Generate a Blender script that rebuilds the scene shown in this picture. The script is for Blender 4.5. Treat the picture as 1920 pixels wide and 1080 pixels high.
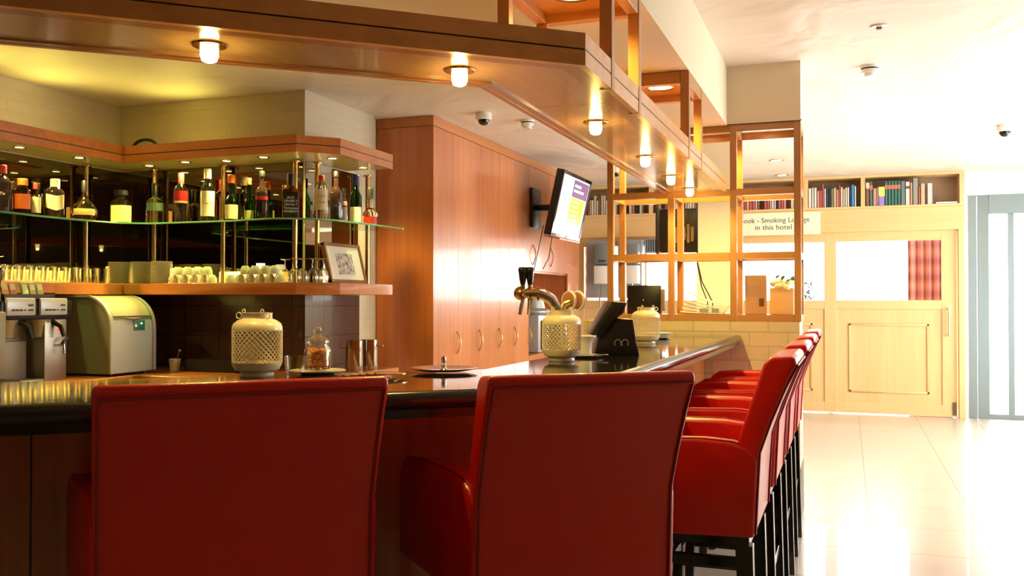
import bpy, bmesh, math, random
from mathutils import Vector, Matrix
random.seed(7)
S = bpy.context.scene
for o in list(bpy.data.objects): bpy.data.objects.remove(o)
C = S.collection
PI = math.pi
def R(a): return math.radians(a)

# ------------------------------------------------------------------ camera
# world x runs along the back wall, y runs down the room beside the bar
F = 1730.0; EYE = 1.30; PITCH = math.atan(23 / F); YAW = R(20)
cd = bpy.data.cameras.new('camera'); cam = bpy.data.objects.new('camera', cd); C.objects.link(cam)
cd.sensor_width = 36; cd.lens = F / 1920 * 36; cd.clip_start = .05; cd.clip_end = 200
cam.location = (0, 0, EYE); cam.rotation_euler = (R(90) + PITCH, 0, YAW)
S.camera = cam
# ------------------------------------------------------------------ world + exposure
W = bpy.data.worlds.new('world'); S.world = W; W.use_nodes = True
bg = W.node_tree.nodes['Background']; bg.inputs[0].default_value = (1, .98, .93, 1); bg.inputs[1].default_value = 10.0
S.view_settings.view_transform = 'Standard'; S.view_settings.look = 'None'
S.view_settings.exposure = 0.0; S.view_settings.gamma = 1; S.view_settings.use_curve_mapping = False
sd = bpy.data.lights.new('sun', 'SUN'); sd.energy = 1.2; sd.angle = R(3); sd.color = (1, .95, .86)
so = bpy.data.objects.new('sun', sd); C.objects.link(so); so.rotation_euler = (R(46), 0, R(128)); so.location = (6, 6, 6)

def portal(loc, rot, sx, sy):
    l = bpy.data.lights.new('window_portal', 'AREA'); l.shape = 'RECTANGLE'; l.size = sx; l.size_y = sy
    l.cycles.is_portal = True
    o = bpy.data.objects.new('window_portal', l); C.objects.link(o); o.location = loc; o.rotation_euler = rot
portal((2.72, 7.8, 1.35), (0, R(90), 0), 2.3, 5.6)
portal((1.95, 11.55, 1.2), (R(-90), 0, 0), 1.3, 2.3)
portal((-1.0, 11.4, 1.64), (R(-90), 0, 0), 4.2, .7)

# ------------------------------------------------------------------ geometry of the view, to read positions off
def ray(x, y):
    X = (x - 960) / F; Z = (540 - y) / F
    c, s = math.cos(PITCH), math.sin(PITCH); f = c - Z * s; z = s + Z * c
    return (X * math.cos(YAW) - f * math.sin(YAW), X * math.sin(YAW) + f * math.cos(YAW), z)
def at_h(x, y, h):
    r = ray(x, y); t = (h - EYE) / r[2]; return (r[0] * t, r[1] * t, h)
def at_u(x, y, u):
    r = ray(x, y); t = u / r[0]; return (u, r[1] * t, EYE + r[2] * t)
def at_v(x, y, v):
    r = ray(x, y); t = v / r[1]; return (r[0] * t, v, EYE + r[2] * t)
def depth(p): return -p[0] * math.sin(YAW) + p[1] * math.cos(YAW)

# ------------------------------------------------------------------ materials
MC = {}
def newmat(name):
    m = bpy.data.materials.new(name); m.use_nodes = True
    return m, m.node_tree, m.node_tree.nodes['Principled BSDF']
def pm(name, col, rough=.5, metal=0., spec=.5, coat=0., trans=0., ior=1.45, emit=None, es=0., bump=0., bscale=60, var=0., vscale=8):
    if name in MC: return MC[name]
    m, nt, b = newmat(name)
    b.inputs['Base Color'].default_value = (*col, 1); b.inputs['Roughness'].default_value = rough
    b.inputs['Metallic'].default_value = metal; b.inputs['Specular IOR Level'].default_value = spec
    b.inputs['Coat Weight'].default_value = coat; b.inputs['Coat Roughness'].default_value = .08
    b.inputs['Transmission Weight'].default_value = trans; b.inputs['IOR'].default_value = ior
    if emit: b.inputs['Emission Color'].default_value = (*emit, 1); b.inputs['Emission Strength'].default_value = es
    tc = nt.nodes.new('ShaderNodeTexCoord')
    if var:
        n = nt.nodes.new('ShaderNodeTexNoise'); n.inputs['Scale'].default_value = vscale; n.inputs['Detail'].default_value = 4
        nt.links.new(tc.outputs['Object'], n.inputs['Vector'])
        r = nt.nodes.new('ShaderNodeValToRGB')
        r.color_ramp.elements[0].position = .3; r.color_ramp.elements[1].position = .7
        r.color_ramp.elements[0].color = (*[c * (1 - var) for c in col], 1); r.color_ramp.elements[1].color = (*[min(1, c * (1 + var)) for c in col], 1)
        nt.links.new(n.outputs['Fac'], r.inputs['Fac']); nt.links.new(r.outputs['Color'], b.inputs['Base Color'])
    if bump:
        n = nt.nodes.new('ShaderNodeTexNoise'); n.inputs['Scale'].default_value = bscale; n.inputs['Detail'].default_value = 3
        nt.links.new(tc.outputs['Object'], n.inputs['Vector'])
        bp = nt.nodes.new('ShaderNodeBump'); bp.inputs['Strength'].default_value = bump; bp.inputs['Distance'].default_value = .01
        nt.links.new(n.outputs['Fac'], bp.inputs['Height']); nt.links.new(bp.outputs['Normal'], b.inputs['Normal'])
    MC[name] = m; return m
def wood(name, a, c, axis='z', rough=.35, coat=.3, scale=1., spec=.5):
    """wood with streaks along one axis"""
    if name in MC: return MC[name]
    m, nt, b = newmat(name); L = nt.links
    tc = nt.nodes.new('ShaderNodeTexCoord'); mp = nt.nodes.new('ShaderNodeMapping')
    s = {'x': (1.2, 22, 22), 'y': (22, 1.2, 22), 'z': (22, 22, 1.2)}[axis]
    mp.inputs['Scale'].default_value = [k * scale for k in s]
    L.new(tc.outputs['Object'], mp.inputs['Vector'])
    n = nt.nodes.new('ShaderNodeTexNoise'); n.inputs['Scale'].default_value = 1; n.inputs['Detail'].default_value = 6; n.inputs['Distortion'].default_value = .6
    L.new(mp.outputs['Vector'], n.inputs['Vector'])
    mp2 = nt.nodes.new('ShaderNodeMapping'); mp2.inputs['Scale'].default_value = [.12 * k * scale for k in s]
    L.new(tc.outputs['Object'], mp2.inputs['Vector'])
    n2 = nt.nodes.new('ShaderNodeTexNoise'); n2.inputs['Scale'].default_value = 1; n2.inputs['Detail'].default_value = 2
    L.new(mp2.outputs['Vector'], n2.inputs['Vector'])
    mx = nt.nodes.new('ShaderNodeMath'); mx.operation = 'MULTIPLY_ADD'; mx.inputs[1].default_value = .5
    L.new(n2.outputs['Fac'], mx.inputs[0])
    m3 = nt.nodes.new('ShaderNodeMath'); m3.operation = 'MULTIPLY'; m3.inputs[1].default_value = .5
    L.new(n.outputs['Fac'], m3.inputs[0]); L.new(m3.outputs[0], mx.inputs[2])
    r = nt.nodes.new('ShaderNodeValToRGB'); r.color_ramp.elements[0].position = .36; r.color_ramp.elements[1].position = .64
    r.color_ramp.elements[0].color = (*a, 1); r.color_ramp.elements[1].color = (*c, 1)
    L.new(mx.outputs[0], r.inputs['Fac']); L.new(r.outputs['Color'], b.inputs['Base Color'])
    b.inputs['Roughness'].default_value = rough; b.inputs['Coat Weight'].default_value = coat; b.inputs['Coat Roughness'].default_value = .1
    b.inputs['Specular IOR Level'].default_value = spec
    MC[name] = m; return m
def brickmat(name, col, mortar, bw, bh, axes, rough=.6, msize=.004, offset=.5, bump=.5, var=.06, nb=.25, coat=0., off=(0, 0)):
    """tile / brick pattern on the plane of two world axes"""
    if name in MC: return MC[name]
    m, nt, b = newmat(name); L = nt.links
    tc = nt.nodes.new('ShaderNodeTexCoord'); sp = nt.nodes.new('ShaderNodeSeparateXYZ'); cb = nt.nodes.new('ShaderNodeCombineXYZ')
    L.new(tc.outputs['Object'], sp.inputs[0])
    for i, ax in enumerate(axes):
        ad = nt.nodes.new('ShaderNodeMath'); ad.operation = 'ADD'; ad.inputs[1].default_value = off[i]
        L.new(sp.outputs[ax], ad.inputs[0]); L.new(ad.outputs[0], cb.inputs[i])
    br = nt.nodes.new('ShaderNodeTexBrick'); br.offset = offset; br.inputs['Scale'].default_value = 1
    br.inputs['Brick Width'].default_value = bw; br.inputs['Row Height'].default_value = bh
    br.inputs['Mortar Size'].default_value = msize; br.inputs['Mortar Smooth'].default_value = .2; br.inputs['Bias'].default_value = 0
    br.inputs['Color1'].default_value = (*[c * (1 - var) for c in col], 1); br.inputs['Color2'].default_value = (*[min(1, c * (1 + var)) for c in col], 1)
    br.inputs['Mortar'].default_value = (*mortar, 1)
    L.new(cb.outputs[0], br.inputs['Vector']); L.new(br.outputs['Color'], b.inputs['Base Color'])
    n = nt.nodes.new('ShaderNodeTexNoise'); n.inputs['Scale'].default_value = 30; n.inputs['Detail'].default_value = 4
    L.new(tc.outputs['Object'], n.inputs['Vector'])
    ma = nt.nodes.new('ShaderNodeMath'); ma.operation = 'MULTIPLY'; ma.inputs[1].default_value = nb; L.new(n.outputs['Fac'], ma.inputs[0])
    su = nt.nodes.new('ShaderNodeMath'); su.operation = 'SUBTRACT'; L.new(ma.outputs[0], su.inputs[0]); L.new(br.outputs['Fac'], su.inputs[1])
    bp = nt.nodes.new('ShaderNodeBump'); bp.inputs['Strength'].default_value = bump; bp.inputs['Distance'].default_value = .006
    L.new(su.outputs[0], bp.inputs['Height']); L.new(bp.outputs['Normal'], b.inputs['Normal'])
    b.inputs['Roughness'].default_value = rough; b.inputs['Coat Weight'].default_value = coat
    MC[name] = m; return m
def thinglass(name, tint=(1, 1, 1), refl=.12, rough=.02):
    """clear sheet glass: lets light straight through and mirrors a little more at grazing angles"""
    if name in MC: return MC[name]
    m = bpy.data.materials.new(name); m.use_nodes = True; nt = m.node_tree; nt.nodes.clear()
    o = nt.nodes.new('ShaderNodeOutputMaterial'); t = nt.nodes.new('ShaderNodeBsdfTransparent'); g = nt.nodes.new('ShaderNodeBsdfGlossy')
    t.inputs[0].default_value = (*tint, 1); g.inputs['Roughness'].default_value = rough
    lw = nt.nodes.new('ShaderNodeLayerWeight'); lw.inputs[0].default_value = refl
    mx = nt.nodes.new('ShaderNodeMixShader'); nt.links.new(lw.outputs['Facing'], mx.inputs[0])
    nt.links.new(t.outputs[0], mx.inputs[1]); nt.links.new(g.outputs[0], mx.inputs[2]); nt.links.new(mx.outputs[0], o.inputs[0])
    MC[name] = m; return m

M_LEATHER = pm('red_leather', (.62, .012, .004), rough=.31, coat=.12, spec=.5, bump=.10, bscale=180)
M_WELT = pm('red_welt', (.30, .012, .008), rough=.4)
M_DARKLEG = pm('black_stained_wood', (.006, .004, .0035), rough=.22, coat=.5)
M_CHERRY_Z = wood('cherry_upright', (.40, .115, .032), (.56, .19, .065), 'z', rough=.3, coat=.35)
M_CHERRY_Y = wood('cherry_along_y', (.40, .125, .03), (.55, .20, .055), 'y', rough=.3, coat=.3)
M_CHERRY_X = wood('cherry_along_x', (.40, .125, .03), (.55, .20, .055), 'x', rough=.3, coat=.3)
M_PANEL = wood('lacquered_soffit', (.40, .24, .10), (.47, .29, .13), 'y', rough=.2, coat=.6, scale=.6)
MC['lacquered_soffit'].node_tree.nodes['Principled BSDF'].inputs['Coat Roughness'].default_value = .07
M_EDGE = wood('soffit_edge', (.26, .11, .045), (.34, .15, .06), 'y', rough=.22, coat=.4)
M_BARWOOD = wood('bar_front_wood', (.42, .11, .022), (.56, .17, .04), 'z', rough=.25, coat=.4)
M_OAK = wood('orange_beech', (.40, .18, .055), (.49, .235, .075), 'z', rough=.38, coat=.15)
M_OAK_X = wood('orange_beech_x', (.40, .18, .055), (.49, .235, .075), 'x', rough=.38, coat=.15)
M_OAK_Y = wood('orange_beech_y', (.40, .18, .055), (.49, .235, .075), 'y', rough=.38, coat=.15)
M_BEECH = wood('pale_beech', (.76, .48, .20), (.82, .55, .26), 'z', rough=.4, coat=.1)
M_BEECH_X = wood('pale_beech_x', (.76, .48, .20), (.82, .55, .26), 'x', rough=.4, coat=.1)
M_CREAM = pm('cream_paint', (.72, .62, .44), rough=.7, bump=.05)
M_CREAMBRICK = brickmat('cream_painted_brick_back', (.62, .55, .40), (.585, .515, .37), .21, .068, 'XZ', msize=.004, bump=.35, var=.02)
M_CREAMBRICK_Y = brickmat('cream_painted_brick_side', (.62, .55, .40), (.585, .515, .37), .21, .068, 'YZ', msize=.004, bump=.35, var=.02)
M_HALF = brickmat('cream_half_wall_brick', (.62, .52, .32), (.52, .44, .27), .225, .085, 'XZ', msize=.006, bump=.7, var=.05, nb=.8)
M_TILE = brickmat('brown_wall_tile', (.085, .045, .032), (.03, .018, .014), .148, .21, 'XZ', msize=.004, rough=.25, offset=0, bump=.3, nb=.05, coat=.3)
M_TILE_Y = brickmat('brown_wall_tile_side', (.085, .045, .032), (.03, .018, .014), .148, .21, 'YZ', msize=.004, rough=.25, offset=0, bump=.3, nb=.05, coat=.3)
M_FLOOR = brickmat('pale_stone_floor_tile', (.50, .445, .37), (.26, .23, .19), .59, .59, 'YX', rough=.28, msize=.005, bump=.15, var=.03, nb=.1, coat=.15, offset=0, off=(.14, -.11))
M_WHITE = pm('white_paint', (.82, .80, .74), rough=.6)
M_GRANITE = pm('black_granite', (.012, .010, .008), rough=.06, coat=.4, var=.5, vscale=90)
M_GRANEDGE = pm('dark_rounded_edge', (.014, .011, .009), rough=.22, coat=.3)
M_BRASS = pm('brass', (.62, .42, .16), rough=.2, metal=1)
M_CHROME = pm('chrome', (.75, .75, .74), rough=.12, metal=1)
M_STEEL = pm('brushed_steel', (.42, .39, .33), rough=.38, metal=1)
M_SILVER = pm('silver_plastic', (.42, .42, .40), rough=.42, metal=.35)
M_SILVERSIDE = pm('grey_plastic_side', (.16, .155, .135), rough=.45)
M_BLACK = pm('black_plastic', (.008, .008, .009), rough=.35)
M_BLACKGLOSS = pm('glossy_black', (.006, .006, .007), rough=.12, coat=.5)
M_GREY = pm('warm_grey_panel', (.30, .27, .22), rough=.45, metal=.3)
M_PORCELAIN = pm('white_porcelain', (.78, .76, .68), rough=.22, coat=.4)
M_LANTERN = pm('cream_enamel', (.74, .66, .47), rough=.35, coat=.3)
M_MIRROR = pm('tinted_mirror', (.24, .21, .17), rough=.015, metal=1)
M_GROOVE = pm('dark_groove', (.04, .018, .008), rough=.5)
M_WGLASS = thinglass('window_glass', (.97, .99, 1), .04)
M_SHELF = thinglass('green_shelf_glass', (.55, .72, .58), .35)
M_SHELFEDGE = pm('green_glass_edge', (.05, .30, .13), rough=.1, coat=1, spec=1)
M_TUMBLER = thinglass('tumbler_glass', (.93, .92, .85), .42, .03)
M_PLATEPAINT = pm('wall_signboard', (.90, .87, .62), rough=.5)
M_INK = pm('dark_ink', (.05, .05, .06), rough=.6)
M_ALU = pm('grey_aluminium', (.24, .29, .30), rough=.4, metal=.4)
def colmat(c, rough=.45, coat=.1):
    k = 'colour_%d_%d_%d' % tuple(int(v * 255) for v in c); return pm(k, c, rough=rough, coat=coat)
def glassmat(c): return pm('bottle_glass_%d_%d_%d' % tuple(int(v * 255) for v in c), c, rough=.03, trans=1, ior=1.36, spec=.6)
YEL = (1.0, .68, .18)

# ------------------------------------------------------------------ mesh building
class MB:
    def __init__(s): s.v = []; s.f = []
    def add(s, vs, fs):
        n = len(s.v); s.v += [tuple(p) for p in vs]; s.f += [tuple(i + n for i in f) for f in fs]; return s
    def box(s, x0, x1, y0, y1, z0, z1, mat=None):
        x0, x1 = sorted((x0, x1)); y0, y1 = sorted((y0, y1)); z0, z1 = sorted((z0, z1))
        vs = [(x, y, z) for z in (z0, z1) for y in (y0, y1) for x in (x0, x1)]
        if mat is not None: vs = [mat @ Vector(p) for p in vs]
        return s.add(vs, [(0, 2, 3, 1), (4, 5, 7, 6), (0, 1, 5, 4), (2, 6, 7, 3), (0, 4, 6, 2), (1, 3, 7, 5)])
    def prism(s, poly, z0, z1, axis='z'):
        a = sum(poly[i][0] * poly[(i + 1) % len(poly)][1] - poly[(i + 1) % len(poly)][0] * poly[i][1] for i in range(len(poly)))
        if a < 0: poly = poly[::-1]
        n = len(poly)
        def P(p, z):
            return (p[0], p[1], z) if axis == 'z' else ((z, p[0], p[1]) if axis == 'x' else (p[1], z, p[0]))
        vs = [P(p, z0) for p in poly] + [P(p, z1) for p in poly]
        fs = [tuple(range(n))[::-1], tuple(range(n, 2 * n))] + [(i, (i + 1) % n, (i + 1) % n + n, i + n) for i in range(n)]
        return s.add(vs, fs)
    def lathe(s, prof, seg=24, c=(0, 0, 0), ang=(0, 2 * PI), sy=1.):
        full = abs(ang[1] - ang[0] - 2 * PI) < 1e-6; m = seg if full else seg + 1
        vs = []; fs = []
        for r, z in prof:
            for i in range(m):
                a = ang[0] + (ang[1] - ang[0]) * i / seg
                vs.append((c[0] + r * math.cos(a), c[1] + r * math.sin(a) * sy, c[2] + z))
        for k in range(len(prof) - 1):
            for i in range(m if full else m - 1):
                j = (i + 1) % m
                fs.append((k * m + i, k * m + j, (k + 1) * m + j, (k + 1) * m + i))
        return s.add(vs, fs)
    def tube(s, pts, r, seg=10, cap=True):
        pts = [Vector(p) for p in pts]; rs = r if isinstance(r, (list, tuple)) else [r] * len(pts); vs = []; fs = []
        up = None
        for i, p in enumerate(pts):
            t = (pts[min(i + 1, len(pts) - 1)] - pts[max(i - 1, 0)])
            if t.length < 1e-9: t = Vector((0, 0, 1))
            t.normalize()
            if up is None: up = t.orthogonal().normalized()
            up = (up - t * up.dot(t)); up = up.normalized() if up.length > 1e-6 else t.orthogonal().normalized()
            b = t.cross(up)
            for k in range(seg):
                a = 2 * PI * k / seg; vs.append(p + (up * math.cos(a) + b * math.sin(a)) * rs[i])
        for i in range(len(pts) - 1):
            for k in range(seg):
                j = (k + 1) % seg; fs.append((i * seg + k, i * seg + j, (i + 1) * seg + j, (i + 1) * seg + k))
        if cap: fs.append(tuple(range(seg))[::-1]); fs.append(tuple(range((len(pts) - 1) * seg, len(pts) * seg)))
        return s.add(vs, fs)
    def sphere(s, c, r, seg=16, ring=10, sz=1.):
        return s.lathe([(max(1e-5, r * math.sin(PI * k / ring)), -r * sz * math.cos(PI * k / ring)) for k in range(ring + 1)], seg, c)
    def quad(s, a, b, c, d): return s.add([a, b, c, d], [(0, 1, 2, 3)])
    def xf(s, m): s.v = [tuple(m @ Vector(p)) for p in s.v]; return s

def mesh(name, mb, mat, bevel=0, bseg=2, smooth=True, ang=35, wire=0, subd=0):
    me = bpy.data.meshes.new(name); me.from_pydata(mb.v, [], mb.f)
    bm = bmesh.new(); bm.from_mesh(me)
    if wire:
        bmesh.ops.wireframe(bm, faces=bm.faces[:], thickness=wire, offset=0, use_even_offset=True, use_replace=True, use_boundary=True)
    else:
        bmesh.ops.remove_doubles(bm, verts=bm.verts, dist=1e-6)
        bmesh.ops.recalc_face_normals(bm, faces=bm.faces)
    if bevel:
        ed = [e for e in bm.edges if len(e.link_faces) == 2 and e.calc_face_angle(0) > R(30)]
        bmesh.ops.bevel(bm, geom=ed, offset=bevel, segments=bseg, profile=.5, affect='EDGES', clamp_overlap=True)
    if smooth:
        for f in bm.faces: f.smooth = True
        for e in bm.edges:
            if len(e.link_faces) == 2 and e.calc_face_angle(0) > R(ang): e.smooth = False
    bm.to_mesh(me); bm.free()
    if mat: me.materials.append(mat)
    return me
def obj(name, mb, mat, parent=None, loc=(0, 0, 0), **k):
    o = bpy.data.objects.new(name, mesh(name, mb, mat, **k)); C.objects.link(o); o.location = loc
    if parent is not None: o.parent = parent
    return o
def thing(name, label, cat, loc=(0, 0, 0), rz=0., group=None):
    o = bpy.data.objects.new(name, None); C.objects.link(o); o.empty_display_size = .05
    o.location = loc; o.rotation_euler = (0, 0, rz); return tag(o, label, cat, group)
def tag(o, label, cat, group=None, kind=None):
    o['label'] = label; o['category'] = cat
    if group: o['group'] = group
    if kind: o['kind'] = kind
    return o
def struct(name, mb, mat, parent=None, **k):
    o = obj(name, mb, mat, parent, **k)
    if parent is None: o['kind'] = 'structure'
    return o
def dup(root, loc, rz=0., label=None, group=None):
    r = root.copy(); C.objects.link(r); r.location = loc; r.rotation_euler = (0, 0, rz)
    if label: r['label'] = label
    if group: r['group'] = group
    for ch in list(root.children):
        c = ch.copy(); C.objects.link(c); c.parent = r
        for g in list(ch.children):
            d = g.copy(); C.objects.link(d); d.parent = c
    return r
def text(name, body, size, mat, parent, mtx, extr=.0006, align='CENTER', spacing=1., sx=1.):
    cu = bpy.data.curves.new(name, 'FONT'); cu.body = body; cu.size = size; cu.align_x = align; cu.align_y = 'CENTER'; cu.extrude = extr
    cu.space_line = spacing; cu.resolution_u = 3
    t = bpy.data.objects.new(name, cu); C.objects.link(t)
    me = bpy.data.meshes.new_from_object(t); bpy.data.objects.remove(t)
    me.materials.clear(); me.materials.append(mat)
    o = bpy.data.objects.new(name, me); C.objects.link(o); me.transform(mtx @ Matrix.Diagonal((sx, 1, 1, 1)))
    if parent is not None: o.parent = parent
    return o
def face_minus_y(x, y, z): return Matrix.Translation((x, y, z)) @ Matrix.Rotation(R(90), 4, 'X')
def pointlight(name, loc, e, col, r=.03, parent=None):
    l = bpy.data.lights.new(name, 'POINT'); l.energy = e; l.color = col; l.shadow_soft_size = r
    o = bpy.data.objects.new(name, l); C.objects.link(o); o.location = loc
    if parent is not None: o.parent = parent
    return o
def spotlight(name, loc, e, col, size=110, blend=.8, r=.02, parent=None, rot=(0, 0, 0)):
    l = bpy.data.lights.new(name, 'SPOT'); l.energy = e; l.color = col; l.shadow_soft_size = r; l.spot_size = R(size); l.spot_blend = blend
    o = bpy.data.objects.new(name, l); C.objects.link(o); o.location = loc; o.rotation_euler = rot
    if parent is not None: o.parent = parent
    return o

# ================================================================== THE ROOM
CEIL = 2.73; XL = -5.03; XR = 2.6; YB = -4.0; YF = 11.3
struct('floor', MB().box(XL - .2, XR + .1, YB - .1, 16, -.1, 0), M_FLOOR, bevel=0, smooth=False)
m, nt, b = newmat('swirled_plaster'); L = nt.links
b.inputs['Base Color'].default_value = (.78, .70, .60, 1); b.inputs['Roughness'].default_value = .5
tc = nt.nodes.new('ShaderNodeTexCoord'); n = nt.nodes.new('ShaderNodeTexNoise'); n.inputs['Scale'].default_value = 1.3; n.inputs['Detail'].default_value = 2.5; n.inputs['Distortion'].default_value = 1.6
L.new(tc.outputs['Object'], n.inputs['Vector'])
bp = nt.nodes.new('ShaderNodeBump'); bp.inputs['Strength'].default_value = .5; bp.inputs['Distance'].default_value = .06
L.new(n.outputs['Fac'], bp.inputs['Height']); L.new(bp.outputs['Normal'], b.inputs['Normal'])
M_CEIL = m
struct('ceiling', MB().box(XL - .2, XR + .1, YB - .1, YF + .4, CEIL, CEIL + .12), M_CEIL, smooth=False)
# left wall and the two faces of the back-bar corner
struct('wall_left', MB().box(XL - .12, XL, YB - .1, 5.51, 0, CEIL), M_CREAMBRICK_Y, smooth=False)
struct('wall_back', MB().box(XL - .12, -3.46, 5.39, 6.35, 0, CEIL), M_CREAMBRICK, smooth=False)
struct('wall_back_side', MB().box(-3.468, -3.455, 5.385, 6.36, 0, CEIL), M_CREAMBRICK_Y, smooth=False)
struct('wall_cupboard_side', MB().box(-3.62, -3.50, 6.35, YF + .4, 0, CEIL), M_CREAM, smooth=False)
struct('wall_rear', MB().box(XL - .12, -2.6, YB - .12, YB, 0, CEIL).box(-2.6, XR + .1, YB - .12, YB, 0, CEIL),
       pm('brown_rear_wall', (.16, .10, .06), rough=.7), smooth=False)
# right wall: low sill, head, piers round two wide windows
wr = MB().box(XR, XR + .12, YB, 16, 2.5, CEIL).box(XR, XR + .12, YB, 16, 0, .18)
for y0, y1 in ((YB, 5.0), (7.6, 7.8), (10.6, 16)): wr.box(XR, XR + .12, y0, y1, .18, 2.5)
struct('wall_right', wr, M_WHITE, smooth=False)
for k, (y0, y1) in enumerate(((5.0, 7.6), (7.8, 10.6))):
    fr = MB()
    nb = 2
    for i in range(nb + 1):
        yy = y0 + (y1 - y0) * i / nb; fr.box(XR + .02, XR + .08, yy - .03, yy + .03, .18, 2.5)
    fr.box(XR + .02, XR + .08, y0, y1, .18, .24).box(XR + .02, XR + .08, y0, y1, 2.44, 2.5)
    w = struct('window_%d' % (k + 1), fr, M_ALU, smooth=False)
    g = struct('window_pane', MB().box(XR + .045, XR + .051, y0, y1, .2, 2.48), M_WGLASS, w, smooth=False)

# ------------------------------------------------------------------ mirrors and tiles behind the bar
MZ0, MZ1 = 1.413, 2.24
def mir(lbl, mb, grp=None): return tag(obj('wall_mirror', mb, M_MIRROR, smooth=False), lbl, 'mirror', grp)
mir('dark tinted mirror on the left wall behind the liquor bottles', MB().box(XL, XL + .006, 1.5, 5.384, MZ0, MZ1))
mir('dark tinted mirror on the back wall behind the clear and green bottles', MB().box(XL + .007, -3.47, 5.384, 5.39, MZ0, MZ1))
mir('narrow dark tinted mirror on the short side wall near the framed picture', MB().box(-3.455, -3.449, 5.39, 6.10, MZ0, MZ1))
struct('wall_tiles_back', MB().box(XL + .01, -3.452, 5.382, 5.39, .82, 1.337), M_TILE, smooth=False)
struct('wall_tiles_left', MB().box(XL, XL + .008, 1.5, 5.38, .82, 1.337), M_TILE_Y, smooth=False)
struct('wall_tiles_side', MB().box(-3.455, -3.447, 5.382, 6.12, .82, 1.337), M_TILE_Y, smooth=False)

# ------------------------------------------------------------------ bulkhead (lowered ceiling box over the bar)
struct('trim_1', MB().box(-1.20, -.69, 0.6, 5.74, 2.37, CEIL), M_CREAM, smooth=False)
struct('trim_2', MB().box(-1.50, -.26, 5.74, 6.14, 2.375, CEIL), M_CREAM, smooth=False)
# half wall under the display screen
struct('wall_half', MB().box(-1.60, -.27, 5.75, 6.12, .30, 1.17), M_HALF, smooth=False)
struct('baseboard_half', MB().box(-1.60, -.266, 5.746, 6.124, 0, .30), pm('black_skirting', (.012, .012, .012), rough=.3), smooth=False)
# pillar lit by the spotlights behind the screen
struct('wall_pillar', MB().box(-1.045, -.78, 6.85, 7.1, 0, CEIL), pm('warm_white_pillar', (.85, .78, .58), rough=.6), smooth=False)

# ================================================================== CUPBOARDS (tall, along the left beyond the back bar)
CX = -3.0
tc_ = thing('tall_cupboard', 'tall cherry cupboard run with bow handles reaching the ceiling', 'cupboard', (0, 0, 0))
obj('side_panel', MB().box(-3.49, CX, 6.47, 6.49, 0, 2.648), M_CHERRY_Z, tc_, smooth=False)
obj('cornice', MB().box(-3.49, CX, 6.47, 10.56, 2.652, 2.727), M_CHERRY_Y, tc_, smooth=False)
for y0, y1, z0, z1, xb in ((6.49, 8.73, .02, 2.65, -3.49), (8.73, 10.56, 1.58, 2.65, -3.49), (8.73, 10.56, .02, .715, -3.49), (10.12, 10.56, .72, 1.58, -3.49)):
    obj('carcass', MB().box(xb, CX - .024, y0, y1, z0, z1), M_CHERRY_Z, tc_, smooth=False)
obj('niche_back', MB().box(-3.49, -3.47, 8.73, 10.12, .72, 1.58), M_CHERRY_Z, tc_, smooth=False)
obj('niche_shelf', MB().box(-3.45, CX + .0, 8.735, 10.115, .72, .745), M_CHERRY_Y, tc_, smooth=False)
def bow(y, z, h, x=CX):
    n = 9; return MB().tube([(x + .004 + .030 * math.sin(PI * i / (n - 1)), y, z - h / 2 + h * i / (n - 1)) for i in range(n)], .0065, 8)
ys = [6.49, 6.955, 7.435, 7.91, 8.33, 8.73]
for i in range(5):
    d = obj('door', MB().box(CX - .022, CX, ys[i] + .0015, ys[i + 1] - .0015, .1, 2.648), M_CHERRY_Z, tc_, bevel=.0012, bseg=1)
    if i != 4: obj('handle', bow(ys[i + 1] - .03, .956, .18), M_BRASS, d)
    else: obj('handle', bow(ys[i + 1] - .015, .945, .18), M_BRASS, d)
for y0, y1 in ((8.73, 9.4), (9.4, 10.1)):
    d = obj('door', MB().box(CX - .022, CX, y0 + .0015, y1 - .0015, 1.60, 2.648), M_CHERRY_Z, tc_, bevel=.0012, bseg=1)
    obj('handle', bow(y0 + .12 if y0 < 9 else y0 + .04, 1.76, .20), M_BRASS, d)
obj('door', MB().box(CX - .022, CX, 10.102, 10.56, .1, 2.648), M_CHERRY_Z, tc_, bevel=.0012, bseg=1)
# espresso machine inside the niche
p = thing('espresso_machine', 'grey and black coffee machine inside the cupboard niche', 'coffee machine', (-3.2, 9.5, .745))
obj('housing', MB().box(-.2, .14, -.27, .27, 0, .40), M_SILVER, p, bevel=.02)
obj('front_panel', MB().box(.14, .16, -.2, .2, .03, .34), M_BLACK, p, bevel=.006)
obj('bean_hopper', MB().lathe([(.001, .40), (.17, .40), (.2, .425), (.2, .44), (.12, .47), (.09, .60), (.001, .60)], 24, (0, 0, 0)), M_SILVER, p)
obj('spout', MB().tube([(.16, 0, .3), (.2, 0, .3), (.2, 0, .22)], .015), M_CHROME, p)

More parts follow.
